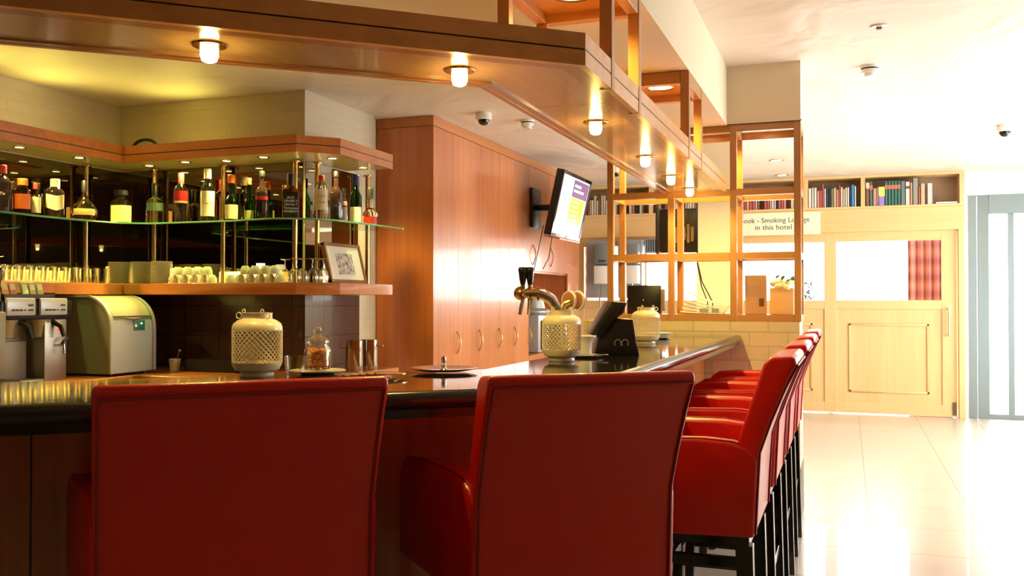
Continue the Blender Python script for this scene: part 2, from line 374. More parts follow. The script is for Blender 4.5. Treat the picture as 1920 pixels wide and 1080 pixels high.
# ================================================================== BACK BAR: valance, glass shelf, lower shelf, worktop
def rim(dep_l, dep_b, ch=.2, y0=1.2, yend=5.93, xr=-3.07):
    """plan outline of a shelf hugging the corner: left wing, back, chamfer, short side"""
    xl = XL + dep_l; yb = 5.39 - dep_b
    return [(XL + .012, y0), (xl, y0), (xl, yb), (xr - ch, yb), (xr, yb + ch), (xr, yend), (-3.445, yend), (-3.445, 5.378), (XL + .012, 5.378)]
V = thing('bottle_valance', 'cherry valance with spotlights over the back-bar bottles', 'valance', (0, 0, 0))
def facepath(y0, ch=.2, th=.02, xl=-4.64, yb=5.0, xr=-3.07, yend=5.93):
    out = [(xl, y0), (xl, yb), (xr - ch, yb), (xr, yb + ch), (xr, yend)]
    inn = [(xl - th, y0), (xl - th, yb + th), (xr - ch - th * .4, yb + th), (xr - th, yb + ch + th * .4), (xr - th, yend)]
    return out + inn[::-1]
obj('fascia_board', MB().prism(facepath(1.2), 2.24, 2.288), M_CHERRY_X, V, smooth=False)
obj('fascia_board', MB().prism(facepath(1.2), 2.294, 2.345), M_CHERRY_X, V, smooth=False)
obj('shadow_gap', MB().prism(facepath(1.2, th=.016, xl=-4.645, yb=5.005, xr=-3.075), 2.286, 2.296), M_GROOVE, V, smooth=False)
inner = [(XL + .012, 1.2), (-4.662, 1.2), (-4.662, 5.022), (-3.278, 5.022), (-3.092, 5.208), (-3.092, 5.93), (-3.45, 5.93), (-3.45, 5.384), (XL + .012, 5.384)]
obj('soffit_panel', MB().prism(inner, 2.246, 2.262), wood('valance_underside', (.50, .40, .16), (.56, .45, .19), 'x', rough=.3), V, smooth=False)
obj('cover_board', MB().prism([(-4.64 + .0, 1.2), (-4.64, 5.0), (-4.70, 5.06), (-4.70, 1.2)], 2.345, 2.352).prism([(-4.64, 5.0), (-3.27, 5.0), (-3.31, 5.06), (-4.70, 5.06)], 2.345, 2.352), M_CHERRY_X, V, smooth=False)
LS = tag(obj('back_bar_shelf', MB().prism(rim(.39, .39), 1.337, 1.413), M_CHERRY_X, bevel=.003, bseg=1), 'cherry shelf under the mirrors holding glasses, plates and cups', 'shelf')
tip = [(XL + .012, 1.2), (-4.66, 1.2), (-4.66, 4.62), (-4.60, 4.9), (-4.42, 5.02), (-3.75, 5.03), (-3.42, 4.97), (-3.2, 5.08), (-3.10, 5.3), (-3.02, 5.98), (-3.03, 6.02), (-3.10, 6.03), (-3.30, 6.0), (-3.442, 5.95), (-3.442, 5.376), (XL + .012, 5.376)]
G = thing('glass_shelf', 'green edged glass shelf with curved front carrying the liquor bottles', 'shelf', (0, 0, 0))
obj('glass_plate', MB().prism(tip, 1.812, 1.824), M_SHELF, G, smooth=False)
ed = []
for q in tip[1:14]: ed.append((q[0], q[1], 1.818))
obj('polished_edge', MB().tube(ed, .0065, 6), M_SHELFEDGE, G)
WT = tag(obj('worktop', MB().prism(rim(.73, .66, ch=.18, yend=5.95, xr=-3.03), .78, .82), M_CHERRY_X, bevel=.003, bseg=1), 'cherry worktop along the back bar under the coffee and ice machines', 'worktop')
tag(obj('base_cabinet', MB().prism(rim(.66, .60, ch=.18, yend=5.95, xr=-3.1), 0, .778), M_BARWOOD, smooth=False), 'dark wooden base cabinet below the back-bar worktop', 'cabinet')
# brass poles between shelf and valance
poles = [(-4.662, 5.325, 'in front of the back mirror, left of the red capped gin'), (-4.07, 5.325, 'in front of the back mirror, right of the white capped rum'), (-3.49, 5.325, 'in front of the back mirror, behind the square whiskey bottle'),
         (-3.385, 5.43, 'beside the mirror corner, left of the gin bottle'), (-3.385, 6.13, 'at the right end of the shelf behind the picture frame'), (-4.965, 5.0, 'on the left mirror beside the round amber flask'), (-4.965, 3.95, 'on the left mirror at the edge of the view')]
p0 = None
for x, y, l in poles:
    lab = 'upright brass pole ' + l
    if p0 is None:
        p0 = thing('brass_pole', lab, 'pole', (x, y, 0), 0, 'brass poles of the back bar')
        obj('tube', MB().lathe([(.018, 1.42), (.018, 2.235)], 16), M_BRASS, p0)
        obj('flange', MB().lathe([(.001, 2.226), (.034, 2.226), (.034, 2.238), (.001, 2.238)], 20), M_BRASS, p0)
        obj('flange', MB().lathe([(.001, 1.414), (.030, 1.414), (.030, 1.424), (.001, 1.424)], 20), M_BRASS, p0)
    else: dup(p0, (x, y, 0), 0, lab)
# bottle spotlights
sp = [(-4.80, 3.2), (-4.80, 3.75), (-4.80, 4.3), (-4.78, 4.75), (-4.60, 5.2), (-4.25, 5.15), (-3.95, 5.2), (-3.62, 5.15), (-3.22, 5.35), (-3.24, 5.8)]
names = ['at the left edge of the view', 'above the dark amber bottles', 'above the cream chevron label', 'above the round flask', 'at the inner corner', 'left above the red capped gin', 'above the white capped rum', 'above the green bottles',
         'near the chamfered corner', 'above the right hand end of the glass shelf']
s0 = None
for i, (x, y) in enumerate(sp):
    lab = 'small yellow spotlight under the valance ' + names[i]
    if s0 is None:
        s0 = thing('spotlight', lab, 'spotlight', (x, y, 2.246), 0, 'small spotlights under the valance')
        obj('trim_ring', MB().lathe([(.027, -.001), (.036, -.006), (.040, -.001)], 20), M_BRASS, s0)
        obj('lamp_face', MB().lathe([(.001, -.003), (.027, -.003)], 20), pm('spot_glow', (1, .9, .6), emit=(1, .80, .30), es=14), s0)
    else: dup(s0, (x, y, 2.246), 0, lab)
    spotlight('spot_light', (x, y, 2.235), 60, (1, .74, .18), 140)
# lamps laid on top of the valance, washing the ceiling
for i, (x, y) in enumerate(((-4.84, 3.9), (-4.84, 4.5), (-4.3, 5.2))):
    t = thing('uplight', ['short strip lamp lying on the valance, left one', 'short strip lamp lying on the valance near the corner', 'short strip lamp on the back valance'][i], 'lamp', (x, y, 2.2625))
    obj('tube_lamp', MB().box(-.03, .03, -.13, .13, 0, .03), pm('uplight_glow', (1, .9, .5), emit=(1, .80, .2), es=5), t, bevel=.01)
    spotlight('uplight_light', (x, y, 2.31), 11, (1, .82, .14), 120, 1, .06, rot=(PI + (0 if i < 2 else R(30)), R(28) if i < 2 else 0, 0))
tag(obj('cable', MB().tube([(-4.55 + .10 * math.cos(a), 5.10, 2.352 + .055 * math.sin(a)) for a in [PI * k / 10 for k in range(11)]], .011, 8), M_BLACK), 'black hose arching up behind the valance near the corner', 'hose')

# ================================================================== BAR COUNTER
B0 = Vector((-.82, 2.01)); D1 = Vector((.77, .64)).normalized(); N1 = Vector((-.64, .77)).normalized()
def barpoly(off_f, off_r, tmin=-2.3, yend=5.745):
    """outline between the outer edge and a line set back by off"""
    def line(o, xr):
        b = B0 + N1 * o; t = (xr - b.x) / D1.x; return [tuple(b + D1 * tmin), tuple(b + D1 * t), (xr, yend)]
    return line(off_f[0], off_r[0]) + line(off_f[1], off_r[1])[::-1]
BAR = thing('bar_counter', 'bar counter with polished black top and cherry front panels', 'bar counter', (0, 0, 0))
obj('countertop', MB().prism(barpoly((.02, .60), (-.628, -1.04)), 1.048, 1.09), M_GRANITE, BAR, smooth=False)
b_ = B0 + N1 * .02; tt = (-.628 - b_.x) / D1.x
pp = [b_ + D1 * -2.3, b_ + D1 * (tt - .05), b_ + D1 * tt + Vector((0, .05)), Vector((-.628, 5.74))]
edge = MB()
prof = [(0, 0), (-.012, -.002), (-.022, -.012), (-.024, -.026), (-.018, -.038), (0, -.042)]
obj('rounded_edge', MB().tube([(q.x, q.y, 1.068) for q in pp], .0215, 12), M_GRANEDGE, BAR)
obj('fascia_strip', MB().prism(barpoly((.012, .03), (-.62, -.638)), 1.028, 1.06), M_GRANEDGE, BAR, smooth=False)
fp = barpoly((.46, .48), (-.83, -.85))
obj('front_panel', MB().prism(fp, .10, 1.048), M_BARWOOD, BAR, smooth=False)
obj('plinth', MB().prism(barpoly((.50, .52), (-.88, -.90)), 0, .10), M_BLACK, BAR, smooth=False)
obj('support_panel', MB().prism(barpoly((.56, .58), (-1.0, -1.02)), 0, 1.048), M_BARWOOD, BAR, smooth=False)
jb = MB()
for t in (-1.7, -1.0, -.3):
    q = B0 + N1 * .459 + D1 * t
    jb.prism([tuple(q), tuple(q + D1 * .004), tuple(q + D1 * .004 - N1 * .002), tuple(q - N1 * .002)], .10, 1.04)
obj('panel_joint', jb, M_GROOVE, BAR, smooth=False)
# foot rail
fr_ = thing('foot_rail', 'polished metal foot rail running along the bar under the stools', 'rail', (0, 0, 0))
obj('rail_tube', MB().tube([(-.714, 2.75, .12), (-.714, 5.70, .12)], .022, 16), M_BRASS, fr_)
for y in (3.32, 4.75):
    obj('bracket', MB().tube([(-.714, y, .12), (-.828, y, .12)], .012, 10), M_BRASS, fr_)

# ================================================================== CANOPY over the bar with its upper rack
CAN = thing('bar_canopy', 'wooden canopy with lamps and open rack hanging over the bar', 'canopy', (0, 0, 0))
CB = Vector((-.69, 2.50)); CD = Vector((1.09, .96)).normalized(); CN = Vector((-CD.y, CD.x))
def canpoly(of, xr, tmin=-3.2, yend=5.70):
    def line(o, x): 
        b = CB + CN * o; t = (x - b.x) / CD.x; return [tuple(b + CD * tmin), tuple(b + CD * t), (x, yend)]
    return line(of[0], xr[0]) + line(of[1], xr[1])[::-1]
WI = .36
M_FASC = wood('canopy_fascia', (.55, .22, .05), (.74, .34, .09), 'x', rough=.3, coat=.3, scale=.8)
obj('outer_fascia', MB().prism(canpoly((0, .02), (-.69, -.71)), 1.96, 2.003), M_FASC, CAN, smooth=False)
obj('outer_fascia', MB().prism(canpoly((0, .02), (-.69, -.71)), 2.008, 2.052), M_FASC, CAN, smooth=False)
obj('shadow_gap', MB().prism(canpoly((.003, .018), (-.693, -.708)), 2.002, 2.009), M_GROOVE, CAN, smooth=False)
obj('inner_fascia', MB().prism(canpoly((WI - .02, WI), (-1.05, -1.07)), 1.96, 2.052), M_CHERRY_X, CAN, smooth=False)
obj('edge_strip', MB().prism(canpoly((.02, .065), (-.71, -.76)), 1.961, 1.975), M_EDGE, CAN, smooth=False)
obj('edge_strip', MB().prism(canpoly((WI - .05, WI - .02), (-1.02, -1.05)), 1.961, 1.975), M_EDGE, CAN, smooth=False)
sof = canpoly((.066, WI - .051), (-.761, -1.019))
o1, o2, o3, i3, i2, i1 = sof
# soffit boards, split at the joints seen in the photo
js = [3.02, 3.42, 4.45, 4.80, 5.70]
obj('soffit_panel', MB().prism([o1, o2, (-.761, js[0]), (-1.019, js[0]), i2, i1], 1.966, 1.985), M_PANEL, CAN, smooth=False)
for k in range(4):
    obj('soffit_panel', MB().prism([(-.761, js[k] + .006), (-.761, js[k + 1]), (-1.019, js[k + 1]), (-1.019, js[k] + .006)], 1.966, 1.985), M_PANEL, CAN, smooth=False)
PW = .040
def post(x, y, z0, z1, par, mat=M_OAK): return obj('post', MB().box(x, x + PW, y, y + PW, z0, z1), mat, par, bevel=.0015, bseg=1)
for y in (2.80, 3.20, 4.29, 4.68):
    z0 = 1.962
    post(-.69 - PW + .002, y, z0 - .003, 2.368, CAN)
    post(-1.07, y, 2.0, 2.368, CAN)
    obj('cross_rail', MB().box(-1.07 + PW, -.69 - PW, y, y + PW, 2.31, 2.368), M_OAK_X, CAN, bevel=.0015, bseg=1)
for y0 in (2.80, 4.29):
    for x in (-.69 - PW, -1.07):
        obj('side_rail', MB().box(x, x + PW, y0 + PW, y0 + .39, 2.31, 2.368), M_OAK_Y, CAN, bevel=.0015, bseg=1)
    obj('light_board', MB().box(-1.03, -.73, y0 + PW, y0 + .40, 2.345, 2.367), M_OAK_X, CAN, smooth=False)
# a further rack bay above the angled run
for t, o in ((-.95, .02), (-.95, WI - .04), (-1.35, .02), (-1.35, WI - .04)):
    q = CB + CD * t + CN * o
    obj('post', MB().box(0, PW, 0, PW, 2.03, 2.66).xf(Matrix.Translation((q.x, q.y, 0)) @ Matrix.Rotation(math.atan2(CD.y, CD.x), 4, 'Z')), M_OAK, CAN, bevel=.0015, bseg=1)
q0 = Vector((-1.03, 3.18)); q1 = q0 + Vector((-math.sin(R(-6)), -math.cos(R(-6)))) * 0
# canopy lamps
lamps = [(-1.56, 1.981, 'nearest the left, above the first red stool'), (-1.052, 2.447, 'by the angled corner of the canopy'), (-.883, 3.341, 'above the beer tap'), (-.879, 4.222, 'middle of the long run'),
         (-.888, 4.929, 'second from the screen'), (-.882, 5.52, 'closest to the screen')]
M_LAMP = pm('frosted_lamp_glow', (1, .95, .8), emit=(1, .80, .32), es=9)
l0 = None
for x, y, l in lamps:
    lab = 'frosted glass lamp under the canopy, ' + l
    if l0 is None:
        l0 = thing('canopy_lamp', lab, 'lamp', (x, y, 1.966), 0, 'frosted lamps under the bar canopy')
        obj('trim_ring', MB().lathe([(.022, -.001), (.026, -.006), (.044, -.005), (.047, -.001)], 28), M_BRASS, l0)
        obj('lamp_shade', MB().lathe([(.020, -.002), (.0235, -.01), (.0235, -.030), (.019, -.043), (.010, -.047), (.0005, -.0475)], 24), M_LAMP, l0)
    else: dup(l0, (x, y, 1.966), 0, lab)
    spotlight('canopy_lamp_light', (x, y, 1.912), 22, YEL, 170, .5, .012)
    pointlight('canopy_lamp_light', (x, y, 1.905), 1.6, YEL, .012)
# recessed downlights of the rack and bulkhead
M_DL = pm('downlight_glow', (1, .95, .8), emit=(1, .80, .35), es=9)
d0 = None
for x, y, z, l, e in ((-.857, 4.48, 2.344, 'round recessed downlight in the rack board over the bar', 45), (-.88, 3.02, 2.344, 'round recessed downlight in the nearest rack board', 45), (-.85, 5.95, 2.374, 'round recessed downlight above the wooden display screen, middle bay', 50),
                      (-1.24, 5.95, 2.374, 'round recessed downlight above the wooden display screen, left bay', 40), (-.47, 5.95, 2.374, 'round recessed downlight above the display screen, right bay', 22)):
    if d0 is None:
        d0 = thing('downlight', l, 'downlight', (x, y, z))
        obj('trim_ring', MB().lathe([(.056, 0), (.058, -.006), (.072, -.004), (.074, 0)], 32), M_BRASS, d0)
        obj('lamp_face', MB().lathe([(.001, -.002), (.056, -.002)], 32), M_DL, d0)
    else: dup(d0, (x, y, z), 0, l)
    spotlight('downlight_light', (x, y, z - .03), e, (1, .66, .16), 150)

# ================================================================== DISPLAY SCREEN on the half wall
SC = thing('display_screen', 'orange beech open display screen standing on the half wall', 'room divider', (0, 0, 0))
xs = [-.26 - .040, -.64 - .035, -1.021 - .035, -1.405 - .04]
for x in xs:
    for y in (5.75, 6.08): obj('post', MB().box(x, x + PW, y, y + PW, 1.171, 2.372), M_OAK, SC, bevel=.0015, bseg=1)
for z0, z1 in ((1.171, 1.212), (1.552, 1.592), (1.94, 1.98), (2.33, 2.372)):
    for i in range(3):
        a, b2 = xs[i + 1] + PW, xs[i]
        if i == 0: pass
        for y in (5.75, 6.08): obj('rail', MB().box(a + .001, b2 - .001, y + .002, y + PW - .002, z0, z1), M_OAK_X, SC, smooth=False)
    for x in xs: obj('cross_rail', MB().box(x + .002, x + PW - .002, 5.791, 6.079, z0, z1), M_OAK_Y, SC, smooth=False)
obj('shelf_board', MB().box(xs[3] + .01, -.27, 5.792, 6.078, 1.195, 1.211), M_OAK_X, SC, smooth=False)
obj('top_line', MB().box(-1.47, -.255, 5.742, 5.748, 2.372, 2.380), M_GROOVE, SC, smooth=False)

# ================================================================== STOOLS
def make_stool(name, label, w, group, loc, rz):
    t = thing(name, label, 'bar stool', loc, rz, group)
    h = w / 2
    back = [(0, .63), (-.006, .75), (-.014, .87), (-.045, .96), (-.082, 1.05), (-.118, 1.126), (-.108, 1.144), (-.045, 1.139), (-.028, 1.125), (.012, 1.00), (.052, .88), (.085, .74), (.09, .63)]
    bk = obj('backrest', MB().prism(back, -h, h, 'x'), M_LEATHER, t, bevel=.011, bseg=4, ang=60)
    e = h - .010
    rear = [(-.003, .64), (-.0155, .87), (-.047, .96), (-.084, 1.05), (-.1175, 1.118)]
    pts = [(-e, y, z) for y, z in rear] + [(e, y, z) for y, z in rear[::-1]]
    obj('piping', MB().tube(pts, .0035, 6), M_WELT, bk)
    arm = [(.0, .63), (-.010, .855), (.02, .885), (.06, .898), (.14, .905), (.33, .902), (.45, .890), (.490, .862), (.497, .80), (.495, .63)]
    for s in (-1, 1):
        am = MB().prism(arm, s * (h - .072) if s > 0 else -h - .004, s * (h + .004) if s > 0 else -h + .072, 'x')
        am.v = [(x_ + s * .11 * max(0, y_), y_, z_) for x_, y_, z_ in am.v]
        a = obj('armrest', am, M_LEATHER, t, bevel=.012, bseg=3, ang=60)
        xx = s * (h - .008); top = arm[2:8]
        obj('piping', MB().tube([(xx + s * .11 * max(0, y), y - .003, z + .0005) for y, z in top], .003, 6), M_WELT, a)
    obj('seat', MB().box(-h + .074, h - .074, .092, .455, .64, .80), M_LEATHER, t, bevel=.02, bseg=3)
    obj('seat_frame', MB().box(-h + .01, h - .01, .015, .445, .60, .632), M_DARKLEG, t, bevel=.002, bseg=1)
    for sx in (-1, 1):
        for y, ys_ in ((.03, -.02), (.41, .012)):
            x = sx * (h - .035); l = MB(); a = .024; c = .018
            vs = [(x - a, y - a, .605), (x + a, y - a, .605), (x + a, y + a, .605), (x - a, y + a, .605)]
            x2 = x + sx * .006; y2 = y + ys_
            vs += [(x2 - c, y2 - c, 0), (x2 + c, y2 - c, 0), (x2 + c, y2 + c, 0), (x2 - c, y2 + c, 0)]
            l.add(vs, [(0, 1, 2, 3), (7, 6, 5, 4), (0, 4, 5, 1), (1, 5, 6, 2), (2, 6, 7, 3), (3, 7, 4, 0)])
            obj('leg', l, M_DARKLEG, t, bevel=.002, bseg=1)
    for sx in (-1, 1):
        x = sx * (h - .033)
        obj('stretcher', MB().box(x - .012, x + .012, .05, .39, .535, .565), M_DARKLEG, t, bevel=.002, bseg=1)
        obj('stretcher', MB().box(x - .011, x + .011, .04, .40, .20, .225), M_DARKLEG, t, bevel=.002, bseg=1)
    obj('stretcher', MB().box(-h + .05, h - .05, .40, .425, .27, .30), M_DARKLEG, t, bevel=.002, bseg=1)
    obj('stretcher', MB().box(-h + .05, h - .05, .01, .03, .30, .33), M_DARKLEG, t, bevel=.002, bseg=1)
    return t
G1 = 'red leather bar stools around the bar'
make_stool('bar_stool', 'red leather armchair stool with its back to us, nearest at the left', .56, G1, (-1.172, 1.595, 0), R(44))
make_stool('bar_stool', 'red leather armchair stool with its back to us at the corner of the bar', .485, G1, (-.578, 2.010, 0), R(39))
st = make_stool('bar_stool', 'red leather stool seen from the side, nearest of the row along the bar', .47, G1, (-.25, 2.91, 0), R(90))
for k, (y, l) in enumerate(((3.66, 'second red leather stool of the row along the bar'), (4.38, 'third red leather stool of the row along the bar'), (5.12, 'farthest red leather stool of the row, next to the half wall'))):
    dup(st, (-.25, y, 0), R(90), l)

# ================================================================== LANTERNS
def make_lantern(label, loc, k=1.):
    t = thing('lantern', label, 'lantern', loc, 0, 'cream lattice lanterns on the bar')
    obj('base', MB().lathe([(.001, 0), (.044 * k, 0), (.046 * k, .004), (.044 * k, .012), (.060 * k, .020), (.0665 * k, .034), (.0675 * k, .040), (.0655 * k, .040), (.058 * k, .024), (.001, .012)], 40), M_LANTERN, t)
    obj('neck', MB().lathe([(.0675 * k, .128), (.0675 * k, .136), (.064 * k, .146), (.052 * k, .155), (.042 * k, .159), (.0405 * k, .161), (.0405 * k, .174), (.0425 * k, .176), (.0385 * k, .176), (.0385 * k, .160), (.060 * k, .146), (.0655 * k, .128)], 40), M_LANTERN, t)
    nu, nv = 30, 6; z0, z1 = .040, .128; lat = MB(); vs = []; fs = []
    rr = .0668 * k
    for j in range(nv * 2 + 1):
        for i in range(nu):
            a = 2 * PI * (i + (.5 if j % 2 else 0)) / nu
            vs.append((rr * math.cos(a), rr * math.sin(a), z0 + (z1 - z0) * j / (nv * 2)))
    for j in range(0, nv * 2 - 1):
        for i in range(nu):
            o = j % 2
            fs.append((j * nu + i, (j + 1) * nu + (i if o == 0 else (i + 1) % nu), (j + 2) * nu + i, (j + 1) * nu + ((i - 1) % nu if o == 0 else i)))
    lat.add(vs, fs)
    obj('lattice', lat, M_LANTERN, t, wire=.0028, smooth=False)
    rg = MB()
    for s in (-1, 1):
        for (cx, cz, r_) in ((.046, .168, .0085), (.030, .180, .005)):
            rg.tube([(s * (cx * k) + r_ * math.cos(a), -.02, cz + r_ * math.sin(a)) for a in [2 * PI * q / 12 for q in range(13)]], .0016, 6)
    obj('wire_handle', rg, M_LANTERN, t)
    return t
LN = make_lantern('cream lattice lantern on the bar behind the first red stool', at_h(482, 706, 1.09), 1.0)
dup(LN, at_h(1053, 677, 1.09), .3, 'cream lattice lantern standing in front of the beer tap')
dup(LN, at_h(1211, 644.5, 1.09), .7, 'cream lattice lantern beside the black touch terminal')

# ------------------------------------------------------------------ nut jar on its plate
pj = at_h(595, 701, 1.09)
pl = tag(obj('plate', MB().lathe([(.001, 0), (.045, 0), (.050, .003), (.080, .009), (.081, .011), (.05, .006), (.001, .004)], 40), M_PORCELAIN, loc=pj), 'round cream plate on the bar under the nut jar', 'plate')
j = thing('nut_jar', 'ribbed glass jar of nuts with a knobbed lid on a plate', 'jar', (pj[0], pj[1], pj[2] + .0065))
ribs = []
obj('glass_body', MB().lathe([(.001, 0), (.034, 0), (.037, .004), (.0375, .055), (.036, .066), (.030, .074), (.030, .080), (.0285, .080), (.0285, .074), (.034, .064), (.0355, .055), (.0355, .006), (.001, .003)], 28), M_TUMBLER, j)
nuts = MB()
for k in range(150):
    a = random.random() * 2 * PI; r_ = .029 * math.sqrt(random.random()) if k % 3 else .030
    nuts.sphere((r_ * math.cos(a), r_ * math.sin(a), .009 + .055 * (k / 150)), .0058, 8, 5, .8)
o = obj('nuts', nuts, pm('roasted_nuts', (.75, .32, .10), rough=.5, var=.4, vscale=150), j); o['kind'] = 'stuff'
obj('lid', MB().lathe([(.032, .080), (.033, .084), (.031, .090), (.024, .097), (.012, .102), (.008, .106), (.012, .112), (.013, .118), (.009, .125), (.001, .127)], 28), M_TUMBLER, j)
# clear glass block next to the lantern
p = at_h(553, 700, 1.09)
tag(obj('drinking_glass', MB().lathe([(.001, 0), (.026, 0), (.030, .05), (.0285, .05), (.025, .004), (.001, .004)], 20), M_TUMBLER, loc=p), 'small empty clear glass between lantern and nut jar', 'glass')
# coasters
for k, (x, y) in enumerate(((672, 704), (686, 704.5), (702, 705.5), (716, 706.5), (732, 708))):
    q = at_h(x, y, 1.09)
    c = thing('coaster', 'thin gold rimmed coaster on the bar, ' + ['leftmost of the overlapping five', 'second from left of the five', 'middle one of the five', 'second from right of the five', 'rightmost of the five'][k], 'coaster', (q[0], q[1], q[2] + .0026 * k), 0, 'gold rimmed coasters fanned on the bar')
    obj('disc', MB().lathe([(.001, 0), (.043, 0), (.043, .002), (.001, .002)], 32), colmat((.28, .16, .06)), c)
    obj('rim', MB().lathe([(.040, .0005), (.045, 0), (.045, .0026), (.040, .0022)], 32), M_BRASS, c)
# tray with finial
q = at_h(832, 697, 1.09)
t = thing('serving_tray', 'thin metal tray with a small glass finial on the bar', 'tray', q)
obj('dish', MB().lathe([(.001, .004), (.07, .004), (.098, .010), (.100, .012), (.07, .007), (.001, .006)], 36), M_CHROME, t)
obj('finial', MB().lathe([(.012, .006), (.006, .012), (.009, .020), (.005, .026), (.008, .034), (.006, .044), (.001, .046)], 16), M_CHROME, t)

# ------------------------------------------------------------------ beer tap
tp = at_u(1046, 600, -1.0); q = (-.985, tp[1], 1.09)
T = thing('beer_tap', 'curved brass beer tap with two black handles', 'beer tap', q, YAW)
sc = depth(q) / F
def px(x, y, dy=0): return ((x - 1046) * sc, dy, (EYE + (563 - y) * sc) - 1.09)
obj('column', MB().tube([(0, 0, 0), px(1046, 640), px(1044, 600), px(1038, 578), px(1026, 561), px(1010, 552), px(992, 550), px(972, 550)], [.026, .024, .022, .021, .021, .021, .020, .018], 16), M_CHROME, T)
obj('ball_end', MB().sphere(px(969, 550), .026, 18, 12), M_BRASS, T)
obj('ring_band', MB().tube([px(1003, 551), px(999, 551)], .027, 16).tube([px(985, 550), px(989, 550)], .025, 16), M_BRASS, T)
for i, x in enumerate((973, 986.5)):
    hd = obj('tap_handle', MB().tube([px(x, 536), px(x, 524), px(x - .5, 505), px(x - .5, 501)], [.008, .013, .017, .013], 12), M_BLACKGLOSS, T)
    obj('ferrule', MB().tube([px(x, 546), px(x, 534)], .009, 10), M_BRASS, hd)
    obj('spout', MB().tube([px(x, 556), px(x - 1, 566), px(x - 6 + i * 3, 590)], [.010, .008, .0075], 10), M_CHROME, T)
for i, x in enumerate((1061, 1077)):
    md = obj('medallion', MB().lathe([(.001, -.004), (.033, -.004), (.038, 0), (.036, .007), (.031, .007), (.030, .004), (.001, .004)], 28).xf(Matrix.Translation(px(x, 564, .02)) @ Matrix.Rotation(R(-48), 4, 'Z') @ Matrix.Rotation(R(90), 4, 'X')), M_PORCELAIN, T)
    obj('badge', MB().lathe([(.001, .0045), (.0295, .0045), (.0295, .006), (.001, .006)], 28).xf(Matrix.Translation(px(x, 564, .02)) @ Matrix.Rotation(R(-48), 4, 'Z') @ Matrix.Rotation(R(90), 4, 'X')), colmat((.45, .20, .12)), md)
obj('arm', MB().tube([px(1042, 590), px(1050, 570), px(1062, 565)], .012, 10), M_BRASS, T)
# cup and plate stack behind the lantern
q = at_h(1097, 670, 1.09)
tag(obj('saucer', MB().lathe([(.001, 0), (.04, 0), (.066, .008), (.067, .010), (.04, .004), (.001, .003)], 32), M_PORCELAIN, loc=q), 'white saucer on the bar right of the tap lantern', 'saucer')
t = thing('cup', 'tall cream cup with wide rim on the saucer right of the tap lantern', 'cup', (q[0], q[1], q[2] + .006))
obj('bowl', MB().lathe([(.001, 0), (.024, 0), (.026, .045), (.033, .062), (.042, .070), (.042, .074), (.031, .068), (.023, .046), (.021, .004), (.001, .003)], 28), M_PORCELAIN, t)
tag(obj('teaspoon', MB().tube([(-.05, 0, .012), (.03, 0, .012), (.06, 0, .014)], [.002, .002, .002], 6).sphere((.07, 0, .014), .011, 12, 6, .3), M_CHROME, loc=(q[0] + .02, q[1] - .045, q[2])), 'teaspoon lying across the saucer by the tap lantern', 'spoon')
q = at_h(1232, 635, 1.09)
for k in range(3):
    tag(obj('saucer', MB().lathe([(.001, 0), (.05, 0), (.078, .008), (.079, .010), (.05, .004), (.001, .003)], 32), M_PORCELAIN, loc=(q[0], q[1], q[2] + .011 * k)), 'small saucer behind the far lantern, ' + ['bottom', 'middle', 'top'][k] + ' of the stack', 'saucer', 'saucers behind the far lantern')

# ------------------------------------------------------------------ touch terminal on the bar
q = at_h(1148, 664, 1.09)
T = thing('touch_terminal', 'black touch-screen till seen from behind on the bar', 'till', q, YAW)
sc = depth(q) / F
def tx(x, y, dy=0): return ((x - 1148) * sc, dy, (EYE + (563 - y) * sc) - 1.09)
a_, b_, c_, d_ = tx(1141, 565), tx(1168, 567), tx(1128, 640), tx(1104, 625)
obj('screen', MB().prism([(a_[0], a_[2]), (b_[0], b_[2] - .004), (tx(1160, 590)[0], tx(1160, 590)[2]), (tx(1135, 628)[0], tx(1135, 628)[2]), (d_[0], d_[2])], -.12, .12, 'y') if False else
    MB().add([(p_[0], yy, p_[2]) for yy in (-.10, .14) for p_ in (tx(1141, 565), tx(1170, 567), tx(1163, 587), tx(1145, 600), tx(1122, 632), tx(1104, 626))],
             [(0, 1, 2, 3, 4, 5), (11, 10, 9, 8, 7, 6)] + [(i, (i + 1) % 6, (i + 1) % 6 + 6, i + 6) for i in range(6)]), M_BLACK, T, bevel=.004)
obj('stand', MB().add([(p_[0], yy, p_[2]) for yy in (-.08, .10) for p_ in (tx(1150, 596), tx(1182, 598), tx(1188, 640), tx(1194, 664), tx(1112, 664), tx(1118, 634))],
             [(0, 1, 2, 3, 4, 5), (11, 10, 9, 8, 7, 6)] + [(i, (i + 1) % 6, (i + 1) % 6 + 6, i + 6) for i in range(6)]), M_BLACK, T, bevel=.004)
for x in (1154, 1167): obj('cable_port', MB().tube([tx(x + 6 * math.cos(a), 642 - 7 * math.sin(a), -.083) for a in [PI * k / 8 * 1.4 - .6 for k in range(9)]], .0022, 6), M_GREY, T)

